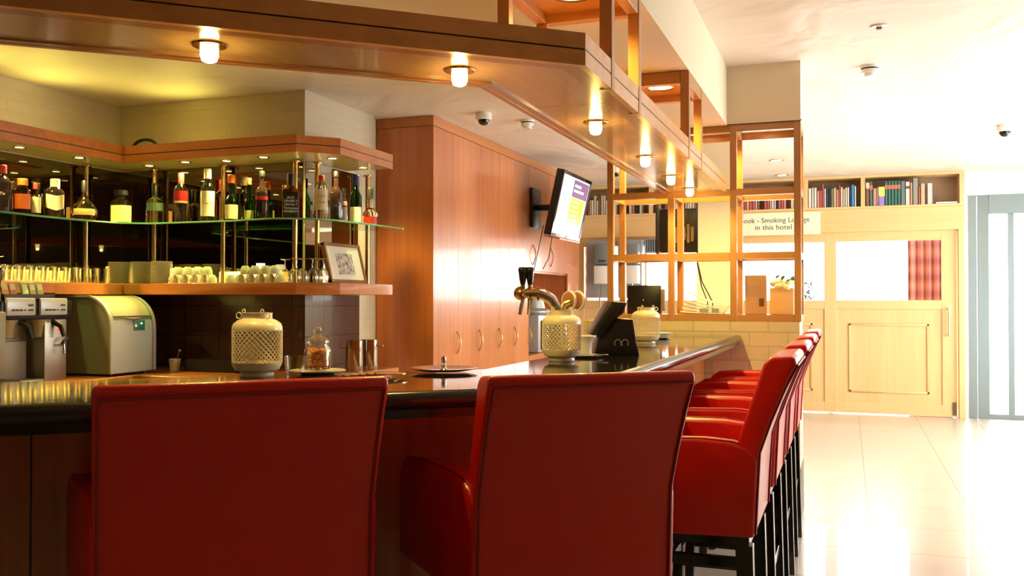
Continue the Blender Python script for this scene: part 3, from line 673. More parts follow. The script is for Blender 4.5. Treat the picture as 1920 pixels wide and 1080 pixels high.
# ================================================================== BACK BAR APPLIANCES
# ice machine: side profile extruded along y
def icepoly(x0=-.44, h=.50, r=.20):
    pts = [(x0, .015), (0, .015), (.004, h - r - .02)]
    for k in range(9):
        a = PI / 2 * k / 8; pts.append((.004 - r + r * math.cos(a), h - r + r * math.sin(a)))
    pts.append((x0, h)); return pts
I = thing('ice_machine', 'silver countertop ice machine with rounded top on the left worktop', 'ice machine', (-4.34, 4.56, .82))
obj('housing', MB().prism([(p_[1], p_[0]) for p_ in icepoly()], .014, .386, 'y'), M_SILVERSIDE, I, smooth=True, ang=25)
shell = MB()
def band(mb, y0, y1, k0, k1, out=.006):
    P_ = [(.004, .02), (.005, .28)] + [(.004 - .20 + .20 * math.cos(PI / 2 * k / 12), .30 + .20 * math.sin(PI / 2 * k / 12)) for k in range(13)] + [(-.43, .50)]
    P_ = P_[k0:k1]
    outp = []
    for i, (x, z) in enumerate(P_):
        a = P_[max(i - 1, 0)]; c = P_[min(i + 1, len(P_) - 1)]; t_ = Vector((c[0] - a[0], c[1] - a[1])).normalized(); nn = Vector((t_.y, -t_.x))
        outp.append((x + nn.x * out, z + nn.y * out))
    poly = P_ + outp[::-1]
    return mb.prism([(z, x) for x, z in poly], y0, y1, 'y')
obj('front_cover', band(MB(), .03, .37, 0, 5), M_SILVER, I, ang=25)
obj('lid', band(MB(), .035, .365, 5, 16, .009), pm('champagne_plastic', (.50, .47, .33), rough=.3, metal=.3, coat=.3), I, ang=25)
for y0, y1 in ((0, .028), (.372, .40)): obj('side_frame', band(MB(), y0, y1, 0, 16, .012), M_SILVER, I, ang=25)
obj('display_panel', MB().box(.008, .014, .20, .30, .285, .35), pm('teal_display', (.03, .16, .15), rough=.3), I, bevel=.003)
obj('indicator_light', MB().sphere((.016, .215, .315), .006, 8, 6), pm('red_led', (1, .1, .05), emit=(1, .08, .04), es=12), I)
obj('indicator_light', MB().sphere((.016, .265, .33), .005, 8, 6), pm('green_led', (.5, 1, .3), emit=(.6, 1, .3), es=8), I)
obj('grip_recess', MB().tube([(.013, .10 + .19 * k / 10, .372 - .012 * math.sin(PI * k / 10)) for k in range(11)], [.002 + .007 * math.sin(PI * k / 10) for k in range(11)], 8), M_SILVERSIDE, I)
for y in (.05, .35): obj('foot', MB().lathe([(.001, 0), (.018, 0), (.018, .016), (.001, .016)], 12, (-.04, y, 0)).lathe([(.001, 0), (.018, 0), (.018, .016), (.001, .016)], 12, (-.38, y, 0)), M_BLACK, I)
# twin filter coffee machine
K = thing('coffee_brewer', 'steel twin filter coffee brewer beside the ice machine', 'coffee machine', (-4.30, 3.78, .82))
obj('rear_tower', MB().box(-.42, -.16, -.02, .40, .01, .37), M_GREY, K, bevel=.006)
obj('water_column', MB().box(-.40, -.02, .27, .43, .01, .37), M_STEEL, K, bevel=.008)
obj('top_housing', MB().box(-.42, -.02, -.02, .47, .37, .478), M_BLACK, K, bevel=.006)
for i, y in enumerate((0., .225)):
    cp = obj('control_panel', MB().box(-.02, .0, y, y + .19, .395, .492), pm('white_metal_panel', (.55, .56, .55), rough=.35, metal=.3), K, bevel=.006)
    bt = MB()
    for k in range(3): bt.box(.0, .004, y + .03 + .026 * k, y + .048 + .026 * k, .42, .430)
    bt.box(.0, .004, y + .14, y + .17, .42, .430).box(.0, .004, y + .14, y + .17, .447, .457).box(.0, .004, y + .112, y + .122, .422, .429)
    obj('button', bt, M_INK, cp, smooth=False)
    fb = obj('filter_basket', MB().lathe([(.001, .265), (.045, .265), (.052, .27), (.075, .37), (.001, .37)], 28, (-.09, y + .07, 0)), M_STEEL, K)
    obj('basket_handle', MB().tube([(-.03, y + .10, .36), (.02, y + .12, .33), (.035, y + .13, .27)], [.016, .014, .011], 10), M_BLACK, fb)
obj('boiler_front', MB().box(-.155, -.12, .01, .24, .03, .25), M_GREY, K, bevel=.01)
obj('drip_plate', MB().box(-.155, .01, -.01, .24, .01, .035), M_STEEL, K, bevel=.004)
obj('rocker_switch', MB().box(-.021, -.014, .365, .385, .30, .335), pm('red_switch', (.5, .02, .01), emit=(1, .05, .02), es=3), K, bevel=.003)
wtp = obj('hot_water_tap', MB().tube([(-.02, .37, .22), (.02, .37, .22), (.022, .37, .17)], .007, 8), M_CHROME, K)
obj('lever', MB().tube([(.012, .36, .225), (.02, .37, .245), (.02, .40, .262)], .008, 8), M_BLACK, wtp)
text('maker_name', 'ROYAL COFFEE', .016, M_INK, K, Matrix.Translation((-.119, .125, .085)) @ Matrix.Rotation(R(90), 4, 'Z') @ Matrix.Rotation(R(90), 4, 'X')) if False else None
# tray of tea bags on the brewer
tr = tag(obj('tea_tray', MB().box(-.30, .0, -.02, .33, 0, .004).box(-.30, -.296, -.02, .33, 0, .035).box(-.004, .0, -.02, .33, 0, .035).box(-.30, 0, -.02, -.016, 0, .035).box(-.3, 0, .326, .33, 0, .045), colmat((.06, .02, .02)), loc=(-4.325, 3.80, 1.299)), 'dark brown tray on top of the coffee brewer', 'tray')
for k in range(6):
    bx = thing('tea_packet', ['yellow', 'orange', 'red and yellow', 'green', 'olive', 'pale green'][k] + ' tea packet leaning in the brown tray on the coffee brewer', 'tea packet', (-4.40, 3.81 + .052 * k + (.03 if k > 2 else 0), 1.3035), 0, 'tea packets in the tray on the coffee brewer')
    c = [(.55, .42, .12), (.6, .3, .08), (.5, .12, .05), (.12, .22, .06), (.25, .28, .08), (.3, .35, .15)][k]
    mt = Matrix.Rotation(R(-18), 4, 'Y')
    obj('packet', MB().box(-.008, .008, -.022, .022, 0, .098).xf(mt), colmat(c), bx, bevel=.001, bseg=1)
    obj('print_panel', MB().box(.008, .0095, -.017, .017, .055, .09).xf(mt), colmat((.6, .55, .3)), bx, smooth=False)
# tall grey dispenser cut by the left edge of the picture
q = at_u(2, 690, -4.2)
t = thing('coffee_grinder', 'tall grey appliance at the left edge of the view', 'grinder', (-4.2, 3.60, .82))
obj('body', MB().box(-.2, .0, -.14, .09, .06, .42), M_GREY, t, bevel=.01)
obj('hopper', MB().box(-.17, -.01, -.10, .07, .42, .66), thinglass('smoked_hopper', (.35, .3, .22), .3), t, bevel=.01)
obj('foot_tray', MB().box(-.2, .07, -.16, .12, .0, .06), M_BLACK, t, bevel=.008)
# black crate, canisters, little things on the worktop
q = at_h(315, 697, .82); 
t = thing('bar_crate', 'long black bar caddy on the worktop behind the lantern', 'caddy', (-4.2, 5.10, .82))
obj('bin', MB().box(0, .42, 0, .15, 0, .006).box(0, .42, 0, .006, 0, .085).box(0, .42, .144, .15, 0, .085).box(0, .006, 0, .15, 0, .085).box(.414, .42, 0, .15, 0, .085).box(.21, .216, 0, .15, 0, .08), M_BLACK, t, bevel=.002, bseg=1)
t = thing('cup', 'white cup with spoons beside the ice machine', 'cup', (-4.33, 5.15, .82))
obj('bowl', MB().lathe([(.001, 0), (.03, 0), (.04, .08), (.037, .08), (.027, .005), (.001, .005)], 20), M_PORCELAIN, t)
tag(obj('teaspoon', MB().tube([(0, 0, .03), (.035, .01, .13)], .003, 6).sphere((.037, .01, .135), .012, 10, 6), M_STEEL, loc=(-4.335, 5.15, .82)), 'spoon standing in the white cup beside the ice machine', 'spoon')
M_BUCK = pm('dark_chrome', (.5, .45, .4), rough=.1, metal=1)
for k, (x, y) in enumerate(((664, 695), (692, 692))):
    q = at_h(x, y, .82)
    t = thing('steel_canister', ['polished steel canister at the right end of the worktop, front one', 'polished steel canister at the right end of the worktop, rear one'][k], 'canister', q, YAW, 'steel canisters on the worktop')
    obj('cylinder', MB().lathe([(.001, 0), (.058, 0), (.060, .004), (.060, .205), (.056, .208), (.001, .208)], 32), M_BUCK, t)
    obj('knob', MB().tube([(.06 * (1 if k else -1), 0, .16), (.085 * (1 if k else -1), 0, .162)], .008, 8).sphere((.09 * (1 if k else -1), 0, .163), .012, 10, 8), M_BUCK, t)

# ------------------------------------------------------------------ glasses, plates and cups on the lower shelf
Z = 1.4135
def tumbler(label, loc, g):
    t = obj('tumbler', MB().lathe([(.001, 0), (.026, 0), (.028, .004), (.034, .10), (.032, .10), (.026, .010), (.001, .008)], 18), M_TUMBLER, loc=loc); return tag(t, label, 'glass', g)
ordn = ['first', 'second', 'third', 'fourth', 'fifth', 'sixth', 'seventh', 'eighth', 'ninth', 'tenth', 'eleventh', 'twelfth', 'thirteenth', 'fourteenth', 'fifteenth', 'sixteenth', 'seventeenth', 'eighteenth', 'nineteenth', 'twentieth',
        'twenty-first', 'twenty-second', 'twenty-third', 'twenty-fourth', 'twenty-fifth', 'twenty-sixth', 'twenty-seventh', 'twenty-eighth', 'twenty-ninth', 'thirtieth'] + ['number %d' % k for k in range(31, 80)]
tb = None; cnt = 0
for row, x in ((0, -4.71), (1, -4.80)):
    for k in range(11):
        y = 4.0 + .088 * k + (.03 if row else 0)
        l = 'upright clear tumbler on the left shelf, %s row, %s from the left' % (['front', 'rear'][row], ordn[k])
        if tb is None: tb = tumbler(l, (x, y, Z), 'tumblers in rows on the left shelf')
        else: dup(tb, (x, y, Z), 0, l)
wg = None
def wineglass(label, loc, g):
    """stemmed glass standing upside down on its rim"""
    t = thing('wine_glass', label, 'wine glass', loc, 0, g)
    obj('bowl', MB().lathe([(.030, 0), (.034, .02), (.035, .045), (.028, .075), (.012, .092), (.004, .096), (.010, .090), (.026, .073), (.033, .045), (.032, .02), (.029, 0)], 20), M_TUMBLER, t)
    obj('stem', MB().lathe([(.004, .095), (.0035, .12), (.005, .150)], 10), M_TUMBLER, t)
    obj('foot', MB().lathe([(.005, .150), (.030, .156), (.033, .158), (.001, .159)], 20), M_TUMBLER, t)
    return t
k = 0
for i, (x, y) in enumerate(((-4.90, 4.02), (-4.90, 4.13), (-4.90, 4.24), (-4.90, 3.91))):
    l = 'upside-down stemmed glass behind the tumblers on the left shelf, ' + ['second', 'third', 'rightmost', 'leftmost'][i] + ' of four'
    if wg is None: wg = wineglass(l, (x, y, Z), 'upside-down stemmed glasses')
    else: dup(wg, (x, y, Z), 0, l)
xs_ = [(535, 'first from the left'), (556, 'second from the left'), (568, 'third from the left'), (586, 'fourth from the left'), (596, 'fifth from the left'), (606, 'rightmost')]
for i, (x, l) in enumerate(xs_):
    v = 5.12 if i % 2 else 5.22
    if i > 2: v += .06
    q = at_v(x, 500, v)
    dup(wg, (q[0], v, Z), 0, 'upside-down stemmed glass by the picture frame, ' + l)
# plates: stacks of individual plates
pr = [(.001, 0), (.05, 0), (.055, .002), (.083, .009), (.084, .011), (.055, .005), (.001, .004)]
pm0 = None
def stack(cx, cy, n, s, what):
    global pm0
    for k in range(n):
        l = '%s, %s from the bottom' % (what, ordn[k])
        if pm0 is None:
            pm0 = tag(obj('plate', MB().lathe(pr, 28), M_PORCELAIN, loc=(cx, cy, Z)), l, 'plate', 'plates in stacks on the shelf')
            pm0.scale = (s, s, 1)
        else:
            q = pm0.copy(); C.objects.link(q); q.location = (cx, cy, Z + .0088 * k); q['label'] = l; q.scale = (s, s, 1)
stack(-4.78, 5.12, 17, .95, 'cream plate in the left plate stack')
stack(-4.60, 5.14, 17, .95, 'cream plate in the middle plate stack')
q = at_v(297, 500, 5.14)
stack(-4.42, 5.12, 17, .85, 'cream saucer in the right stack beside the cups')
# cups
def cupmesh(): return MB().lathe([(.001, 0), (.020, 0), (.022, .003), (.032, .022), (.0345, .048), (.0345, .056), (.032, .056), (.031, .03), (.020, .006), (.001, .005)], 20)
def handle(): return MB().tube([(.031 + .016 * math.sin(PI * k / 6), 0, .015 + .028 * k / 6) for k in range(7)], .0035, 6)
c0 = None
def cup(loc, rz, label, flip=False, group='white cups heaped on the shelf'):
    global c0
    if c0 is None:
        c0 = thing('cup', label, 'cup', loc, rz, group); obj('bowl', cupmesh(), M_PORCELAIN, c0); obj('cup_handle', handle(), M_PORCELAIN, c0); c = c0
    else: c = dup(c0, loc, rz, label, group)
    if flip: c.rotation_euler = (PI, 0, rz); c.location = (loc[0], loc[1], loc[2] + .056)
    return c
n = 0
for lev, row in enumerate(([325, 344, 362, 380, 397], [334, 352, 371, 389])):
    for i, x in enumerate(row):
        v = 5.12; q = at_v(x, 500, v)
        cup((q[0], v, Z + .0565 * lev), random.uniform(-2.5, -.6), 'white coffee cup in the left heap, %s row, %s from the left' % (['bottom', 'upper'][lev], ordn[i]), flip=True)
for i, x in enumerate((330, 350, 372)):
    q = at_v(x, 500, 5.22); cup((q[0], 5.22, Z), -1, 'white coffee cup behind the left heap, %s from the left' % ordn[i], True)
for lev, row in enumerate(([432, 450, 469, 488, 506, 524], [460, 478, 497, 516])):
    for i, x in enumerate(row):
        q = at_v(x, 500, 5.1); cup((q[0], 5.1, Z + .0565 * lev), random.uniform(-2.2, -.8), 'white coffee cup in the right heap, %s row, %s from the left' % (['bottom', 'upper'][lev], ordn[i]), True)
q = at_v(492, 486, 5.29)
t = thing('tea_light_bowl', 'glowing cream tulip lamp behind the right cups', 'lamp', (q[0], 5.27, Z))
obj('stem', MB().lathe([(.03, 0), (.006, .006), (.006, .088)], 14), M_BRASS, t)
obj('shade', MB().lathe([(.004, .088), (.016, .095), (.026, .112), (.030, .135), (.028, .135), (.02, .108), (.004, .094)], 24), pm('tulip_glow', (1, .95, .7), emit=(1, .85, .45), es=2.2), t)
t = thing('bowl_lamp', 'glowing cream bowl lamp at the left edge of the shelf', 'lamp', (-4.72, 3.86, Z))
obj('stem', MB().lathe([(.04, 0), (.008, .008), (.008, .12)], 14), M_BRASS, t)
obj('shade', MB().lathe([(.004, .12), (.04, .128), (.07, .15), (.082, .185), (.079, .185), (.065, .153), (.004, .126)], 28), MC['tulip_glow'], t)
# lit strips standing along the back of the shelf
gl = pm('amber_lightbox', (1, .8, .3), rough=.4, emit=(1, .68, .13), es=5.5)
for a, b2, v, h, l in ((412, 530, 5.352, .085, 'glowing yellow light strip behind the right cups'), (318, 380, 5.352, .115, 'glowing yellow light strip behind the left cups'), (226, 240, 5.352, .135, 'short glowing strip added between the plate stacks for a reflected glow')):  # the short strip between the plates is added for the glow reflected there
    qa = at_v(a, 500, v); qb = at_v(b2, 500, v)
    t = thing('light_strip', l, 'lamp', (0, 0, 0), 0, 'light strips at the back of the shelf')
    obj('holder', MB().box(qa[0], qb[0], v - .010, v + .012, Z, Z + .012), M_BRASS, t, smooth=False)
    obj('diffuser', MB().box(qa[0], qb[0], v - .006, v + .008, Z + .012, Z + h), gl, t, bevel=.004)
t = thing('light_strip', 'long glowing yellow light strip behind the tumblers on the left shelf', 'lamp', (0, 0, 0), 0, 'light strips at the back of the shelf')
obj('holder', MB().box(-5.005, -4.985, 3.6, 4.88, Z, Z + .012), M_BRASS, t, smooth=False)
obj('diffuser', MB().box(-5.002, -4.988, 3.6, 4.88, Z + .012, Z + .085), gl, t, bevel=.004)
# picture frame leaning at the right end
t = thing('picture_frame', 'small brown framed print leaning at the right end of the shelf', 'picture', (-3.235, 5.62, Z + .008), 0)
mt = Matrix.Rotation(R(-14), 4, 'Y')
w_, h_ = .24, .28
fr = MB().box(-.03, 0, -w_, -w_ + .022, 0, h_).box(-.03, 0, w_ - .022, w_, 0, h_).box(-.03, 0, -w_, w_, 0, .022).box(-.03, 0, -w_, w_, h_ - .022, h_)
obj('frame', fr.xf(mt), colmat((.22, .08, .03)), t, bevel=.002, bseg=1)
obj('mat_board', MB().box(-.02, -.008, -w_ + .02, w_ - .02, .02, h_ - .02).xf(mt), colmat((.72, .68, .55)), t, smooth=False)
art = pm('small_print', (.42, .38, .33), var=.75, vscale=38)
obj('print', MB().box(-.008, -.006, -.11, .11, .06, .21).xf(mt), art, t, smooth=False)
obj('back_board', MB().box(-.03, -.021, -w_ + .02, w_ - .02, .02, h_ - .02).xf(mt), colmat((.12, .05, .03)), t, smooth=False)

# ================================================================== BOTTLES
def bottle(x, top, base, wpx, where, label, glass, cap, lab=None, labz=(.25, .6), liquid=None, shape='round', capn=.16, nr=.30, sh=.62, txt=None, tcol=(.05, .04, .03), lab2=None, fill=.5, tsize=None):
    if where == 'W': q = at_u(x, 400, -4.83 if x != 19 else -4.93)
    elif where == 'B': q = at_v(x, 400, 5.18)
    else: q = at_u(x, 400, -3.24)
    s = depth(q) / F; H = (base - top) * s; r_ = wpx * s / 2
    rz = math.atan2(-q[1], -q[0])            # the label looks out over the bar
    t = thing('bottle', label, 'bottle', (q[0], q[1], 1.8245), rz, 'liquor bottles on the glass shelf')
    zs = H * sh; zn = H * (1 - capn); n_ = r_ * nr
    if shape == 'flask':
        prof = [(.001, 0), (r_ * .50, 0), (r_ * .80, H * .05), (r_ * .96, H * .13), (r_, H * .23), (r_ * .95, H * .33), (r_ * .78, H * .43), (r_ * .52, H * .51), (r_ * .32, H * .58), (n_, H * .68), (n_, zn)]
        fl = [(.001, .003), (r_ * .5, .003), (r_ * .75, H * .055), (r_ * .92, H * .13), (r_ * .95, H * .20), (.001, H * .20)]
    else:
        prof = [(.001, 0), (r_ * .92, 0), (r_, .006), (r_, zs), (r_ * .93, zs + H * .04), (r_ * .6, zs + H * .11), (n_ * 1.15, zs + H * .16), (n_, zn)]
        fl = [(.001, .005), (r_ * .9, .005), (r_ * .9, H * fill), (.001, H * fill)]
    if shape == 'square':
        m4 = Matrix.Rotation(PI / 4, 4, 'Z')
        bm_ = MB().box(-r_ * .8, r_ * .8, -r_, r_, 0, zs)
        body = obj('glass_body', bm_, glass, t, bevel=r_ * .28, bseg=3)
        obj('neck', MB().lathe([(r_ * .8, zs - .002), (r_ * .7, zs + H * .03), (r_ * .42, zs + H * .09), (n_ * 1.1, zs + H * .13), (n_, zn)], 20), glass, t)
    else:
        body = obj('glass_body', MB().lathe(prof, 24), glass, t)
    if liquid: obj('liquid', MB().lathe(fl, 20) if shape != 'square' else MB().box(-r_ * .7, r_ * .7, -r_ * .9, r_ * .9, .005, H * fill), liquid, t)
    cr = n_ * (1.35 if shape != 'wide' else 2.2)
    obj('cap', MB().lathe([(.001, zn - .004), (cr, zn - .004), (cr, H - .003), (cr * .9, H), (.001, H)], 16), cap, t)
    if lab:
        z0, z1 = labz[0] * H, labz[1] * H
        if shape == 'square':
            obj('paper_label', MB().box(r_ * .805, r_ * .83, -r_ * .82, r_ * .82, z0, z1), lab, t, smooth=False)
        elif shape == 'chevron':
            vs = []; fs = []; seg = 12
            for i in range(seg + 1):
                a = -1.15 + 2.3 * i / seg; k2 = abs(i / seg - .55) * H * .16; rr = r_ * 1.012
                vs += [(rr * math.cos(a), rr * math.sin(a), z0 + k2), (rr * math.cos(a), rr * math.sin(a), z1 + k2 * .7)]
            for i in range(seg): fs.append((2 * i, 2 * i + 2, 2 * i + 3, 2 * i + 1))
            obj('paper_label', MB().add(vs, fs), lab, t)
        elif shape == 'flask':
            obj('paper_label', MB().lathe([(r_ * 1.005, H * .16), (r_ * 1.02, H * .23), (r_ * .99, H * .31)], 12, ang=(-.9, .9)), lab, t)
        else:
            obj('paper_label', MB().lathe([(r_ * 1.012, z0), (r_ * 1.012, z1)], 12, ang=(-1.05, 1.05)), lab, t)
    if lab2:
        z0, z1 = lab2[1] * H, lab2[2] * H
        obj('paper_label', MB().lathe([(r_ * 1.014, z0), (r_ * 1.014, z1)], 12, ang=(-.95, .95)), lab2[0], t)
    if txt:
        zz = (labz[0] + labz[1]) / 2 * H if lab else H * .4
        text('label_lettering', txt, tsize or r_ * .42, colmat(tcol), t, Matrix.Translation((r_ * (.84 if shape == 'square' else 1.03), 0, zz)) @ Matrix.Rotation(R(90), 4, 'Z') @ Matrix.Rotation(R(90), 4, 'X'), spacing=1.05)
    return t
CL = glassmat((.95, .97, .90)); GRN = glassmat((.02, .22, .06)); DKG = glassmat((.01, .06, .015)); AMB = glassmat((.35, .07, .01)); DRK = pm('near_black_glass', (.012, .006, .005), rough=.05, coat=1)
AMBL = glassmat((.75, .26, .04)); OL = glassmat((.62, .66, .42))
cream = colmat((.62, .55, .32)); white = colmat((.75, .74, .66)); red = colmat((.45, .02, .02)); blk = M_BLACK; org = colmat((.75, .16, .02)); navy = colmat((.03, .03, .16))
bottle(4, 300, 392, 36, 'W', 'dark cola-coloured bottle with white script at the left edge', DRK, red, txt='Tia', tcol=(.7, .7, .65))
bottle(19, 330, 395, 15, 'W', 'slim clear bottle with cream cap behind the script bottle', OL, cream)
bottle(42, 327, 397, 30, 'W', 'squat amber bottle with orange label and orange cap', AMB, org, org, (.18, .58), AMBL, shape='round', nr=.46, sh=.66)
bottle(66, 333, 398, 22, 'W', 'amber bottle with narrow cream label and red neck', AMB, red, cream, (.12, .58), None, nr=.26, sh=.55)
bottle(103, 325, 401, 33, 'W', 'dark whisky bottle with cream chevron label and white cap', DRK, white, cream, (.20, .56), shape='chevron', capn=.22, nr=.38, sh=.66)
bottle(158, 330, 408, 46, 'W', 'round bulbous flask of amber spirit with black stopper', CL, blk, colmat((.55, .45, .18)), (.2, .4), AMBL, shape='flask', capn=.24, nr=.16)
bottle(227, 345, 412, 40, 'B', 'squat clear bottle with pale orange label and wide black stopper', CL, blk, colmat((.72, .45, .18)), (.10, .56), AMBL, nr=.28, capn=.12, sh=.62, fill=.09, shape='wide')
bottle(290, 334, 412, 32, 'B', 'clear domed bottle with dark green label and black neck', CL, blk, colmat((.03, .07, .04)), (.33, .52), None, nr=.24, capn=.28, sh=.52)
bottle(339, 316, 412, 28, 'B', 'clear bottle with red label and tall red cap', CL, red, red, (.42, .64), None, nr=.30, capn=.2, sh=.64, lab2=(cream, .40, .44))
bottle(389, 309, 411, 28, 'B', 'clear rum bottle with long white label and white cap', CL, white, white, (.12, .58), None, nr=.36, capn=.17, sh=.60, txt='CARTA', tcol=(.2, .05, .04), tsize=.02)
bottle(434, 316, 405, 27, 'B', 'green bottle with orange foil top and cream oval label', GRN, org, cream, (.06, .36), nr=.36, capn=.16, sh=.42)
bottle(467, 323, 405, 19, 'B', 'slim green bottle with lime label behind the dark red-labelled one', GRN, colmat((.2, .1, .03)), colmat((.35, .42, .10)), (.05, .25), nr=.36, capn=.14, sh=.42)
bottle(491, 311, 405, 25, 'B', 'dark slender bottle with a red flash on the shoulder', DRK, blk, red, (.42, .49), nr=.34, capn=.1, sh=.56)
bottle(545, 317, 404, 31, 'B', 'square whiskey bottle with black label and black cap', AMBL, blk, blk, (.05, .60), None, shape='square', nr=.34, capn=.24, sh=.66, txt="JACK\nDANIEL'S\nOld No.7\nTennessee\nWHISKEY", tcol=(.85, .85, .8), tsize=.0215)
bottle(602, 323, 407, 27, 'S', 'clear square-shouldered gin bottle with pale label and red cap', CL, red, colmat((.62, .58, .38)), (.22, .68), nr=.32, capn=.1, sh=.72, txt='BEEFEATER\n\n\nLONDON', tcol=(.7, .12, .03), tsize=.0125)
bottle(630, 312, 408, 24, 'S', 'tall dark bottle with blue sheen next to the gin', DRK, blk, None, nr=.34, capn=.1, sh=.56)
bottle(643, 343, 409, 18, 'S', 'dark bottle with orange and white slanted label', DRK, blk, colmat((.7, .28, .14)), (.5, .62), nr=.45, capn=.2, sh=.6, lab2=(colmat((.30, .24, .22)), .08, .46))
bottle(667, 318, 412, 23, 'S', 'dark green wine bottle with white label and blue foil', DKG, navy, white, (.06, .36), nr=.42, capn=.2, sh=.56)
bottle(694, 343, 417, 29, 'S', 'short clear flask with amber spirit and black neck at the shelf end', CL, blk, red, (.1, .26), AMBL, nr=.3, capn=.26, sh=.34, fill=.28)

# ================================================================== TELEVISION on the cupboards
TV = thing('television', 'flat television tilted on a bracket beside the tall cupboards', 'television', (-2.60, 8.90, 2.235), 0)
mt = Matrix.Rotation(R(12.5), 4, 'Y')
tw, th_ = .50, .32
obj('casing', MB().box(-.07, -.004, -tw, tw, -th_, th_).xf(mt), M_BLACK, TV, bevel=.006)
obj('bezel', MB().box(-.004, .008, -tw, tw, th_ - .035, th_).box(-.004, .008, -tw, tw, -th_, -th_ + .03).box(-.004, .008, -tw, -tw + .03, -th_, th_).box(-.004, .008, tw - .03, tw, -th_, th_).xf(mt), M_BLACKGLOSS, TV, bevel=.002, bseg=1)
def scr(n_, y0, y1, z0, z1, col, es, d=0.): return obj(n_, MB().box(-.003 + d, -.001 + d, y0, y1, z0, z1).xf(mt), pm(n_ + '_screen', col, rough=.2, emit=col, es=es), SCR, smooth=False)
SCR = obj('screen', MB().box(-.004, -.002, -tw + .03, tw - .03, -th_ + .03, th_ - .035).xf(mt), pm('lit_screen', (.8, .85, .95), rough=.15, emit=(.85, .9, 1), es=.75), TV, smooth=False)
scr('heading_block', -.08, tw - .05, .10, .27, (.20, .11, .24), .5, .002)
scr('orange_block', -.08, tw - .10, -.17, .09, (1, .50, .06), .8, .002)
scr('blue_block', -.42, -.10, -.10, .12, (.35, .52, .85), .7, .002)
text('slide_heading', 'Welkom\nvandaag', .06, pm('slide_white', (1, 1, 1), emit=(1, 1, 1), es=.9), SCR, mt @ Matrix.Translation((.0015, .18, .185)) @ Matrix.Rotation(R(90), 4, 'Z') @ Matrix.Rotation(R(90), 4, 'X')) if False else None
ln = MB()
for k, (z, l_) in enumerate(((.215, .22), (.165, .34))): ln.box(.0, .002, -.04, -.04 + l_, z - .012, z + .012)
for k in range(5): ln.box(.0, .002, 0, .24 - .04 * (k % 2), .05 - .045 * k, .06 - .045 * k)
obj('slide_text', ln.xf(mt), pm('slide_white', (1, 1, 1), emit=(1, 1, 1), es=.8), SCR, smooth=False)
obj('wall_bracket', MB().box(-.12, -.07, -.15, .15, -.12, .12).xf(mt).box(-.37, -.10, -.06, .06, -.03, .03).box(-.395, -.37, -.14, .14, -.2, .2), M_BLACK, TV, bevel=.004)
obj('lower_shelf', MB().box(-.06, .10, -tw, tw - .3, -th_ - .02, -th_ - .008).xf(mt), colmat((.25, .10, .06)), TV, smooth=False)
obj('cable', MB().tube([(-.20, -.30, -.2), (-.25, -.32, -.45), (-.33, -.32, -.8)], .005, 6).tube([(-.2, .0, -.25), (-.24, 0, -.5), (-.3, -.02, -.62)], .005, 6), M_BLACK, TV)

# ================================================================== FAR WALL: wooden glazed partition with bookcase above
Y = YF
FW = struct('wall_far', MB().box(-3.5, -3.2, Y, Y + .12, 0, CEIL).box(-3.2, 1.22, Y + .32, Y + .36, 2.10, CEIL), M_CREAM, smooth=False)
P = thing('glazed_partition', 'pale beech partition with windows and molded lower panels', 'partition', (0, 0, 0))
obj('top_fascia', MB().box(-3.2, 1.215, Y - .05, Y + .30, 2.085, 2.345), M_BEECH_X, P, bevel=.003, bseg=1)
obj('head_rail', MB().box(-3.2, 1.13, Y, Y + .05, 1.975, 2.085), M_BEECH_X, P, smooth=False)
obj('sill_rail', MB().box(-3.2, 1.13, Y, Y + .05, 1.20, 1.30), M_BEECH_X, P, bevel=.002, bseg=1)
obj('bottom_rail', MB().box(-3.2, 1.13, Y, Y + .05, 0.01, .13), M_BEECH_X, P, smooth=False)
mull = [(-3.2, -3.14), (-2.42, -2.34), (-1.30, -1.19), (-.257, -.123), (.985, 1.13)]
for a, c in mull: obj('mullion', MB().box(a, c, Y - .002, Y + .052, .01, 2.085), M_BEECH, P, bevel=.002, bseg=1)
for i in range(4):
    a, c = mull[i][1], mull[i + 1][0]
    pn = obj('lower_panel', MB().box(a, c, Y + .012, Y + .03, .13, 1.20), M_BEECH, P, smooth=False)
    ins = .13 if c - a > .9 else .10
    x0, x1, z0, z1 = a + ins, c - ins, .25, 1.035
    md = MB()
    for bx in ((x0, x1, z0, z0 + .025), (x0, x1, z1 - .025, z1), (x0, x0 + .025, z0, z1), (x1 - .025, x1, z0, z1)): md.box(bx[0], bx[1], Y - .002, Y + .014, bx[2], bx[3])
    obj('molding', md, M_BEECH, pn, bevel=.003, bseg=1)
    obj('window_pane', MB().box(a, c, Y + .022, Y + .028, 1.30, 1.975), M_WGLASS, P, smooth=False)
hd = obj('pull_handle', MB().tube([(1.05, Y - .05, .90), (1.05, Y - .05, 1.22)], .011, 10).tube([(1.05, Y, .915), (1.05, Y - .05, .915)], .009, 8).tube([(1.05, Y, 1.205), (1.05, Y - .05, 1.205)], .009, 8), M_CHROME, P)
obj('end_post', MB().box(1.15, 1.215, Y - .05, Y + .30, 0, 2.085), M_BEECH, P, bevel=.002, bseg=1)
obj('floor_hinge', MB().box(1.09, 1.125, Y - .02, Y - .003, .03, .17), colmat((.12, .09, .04)), P, bevel=.002, bseg=1)
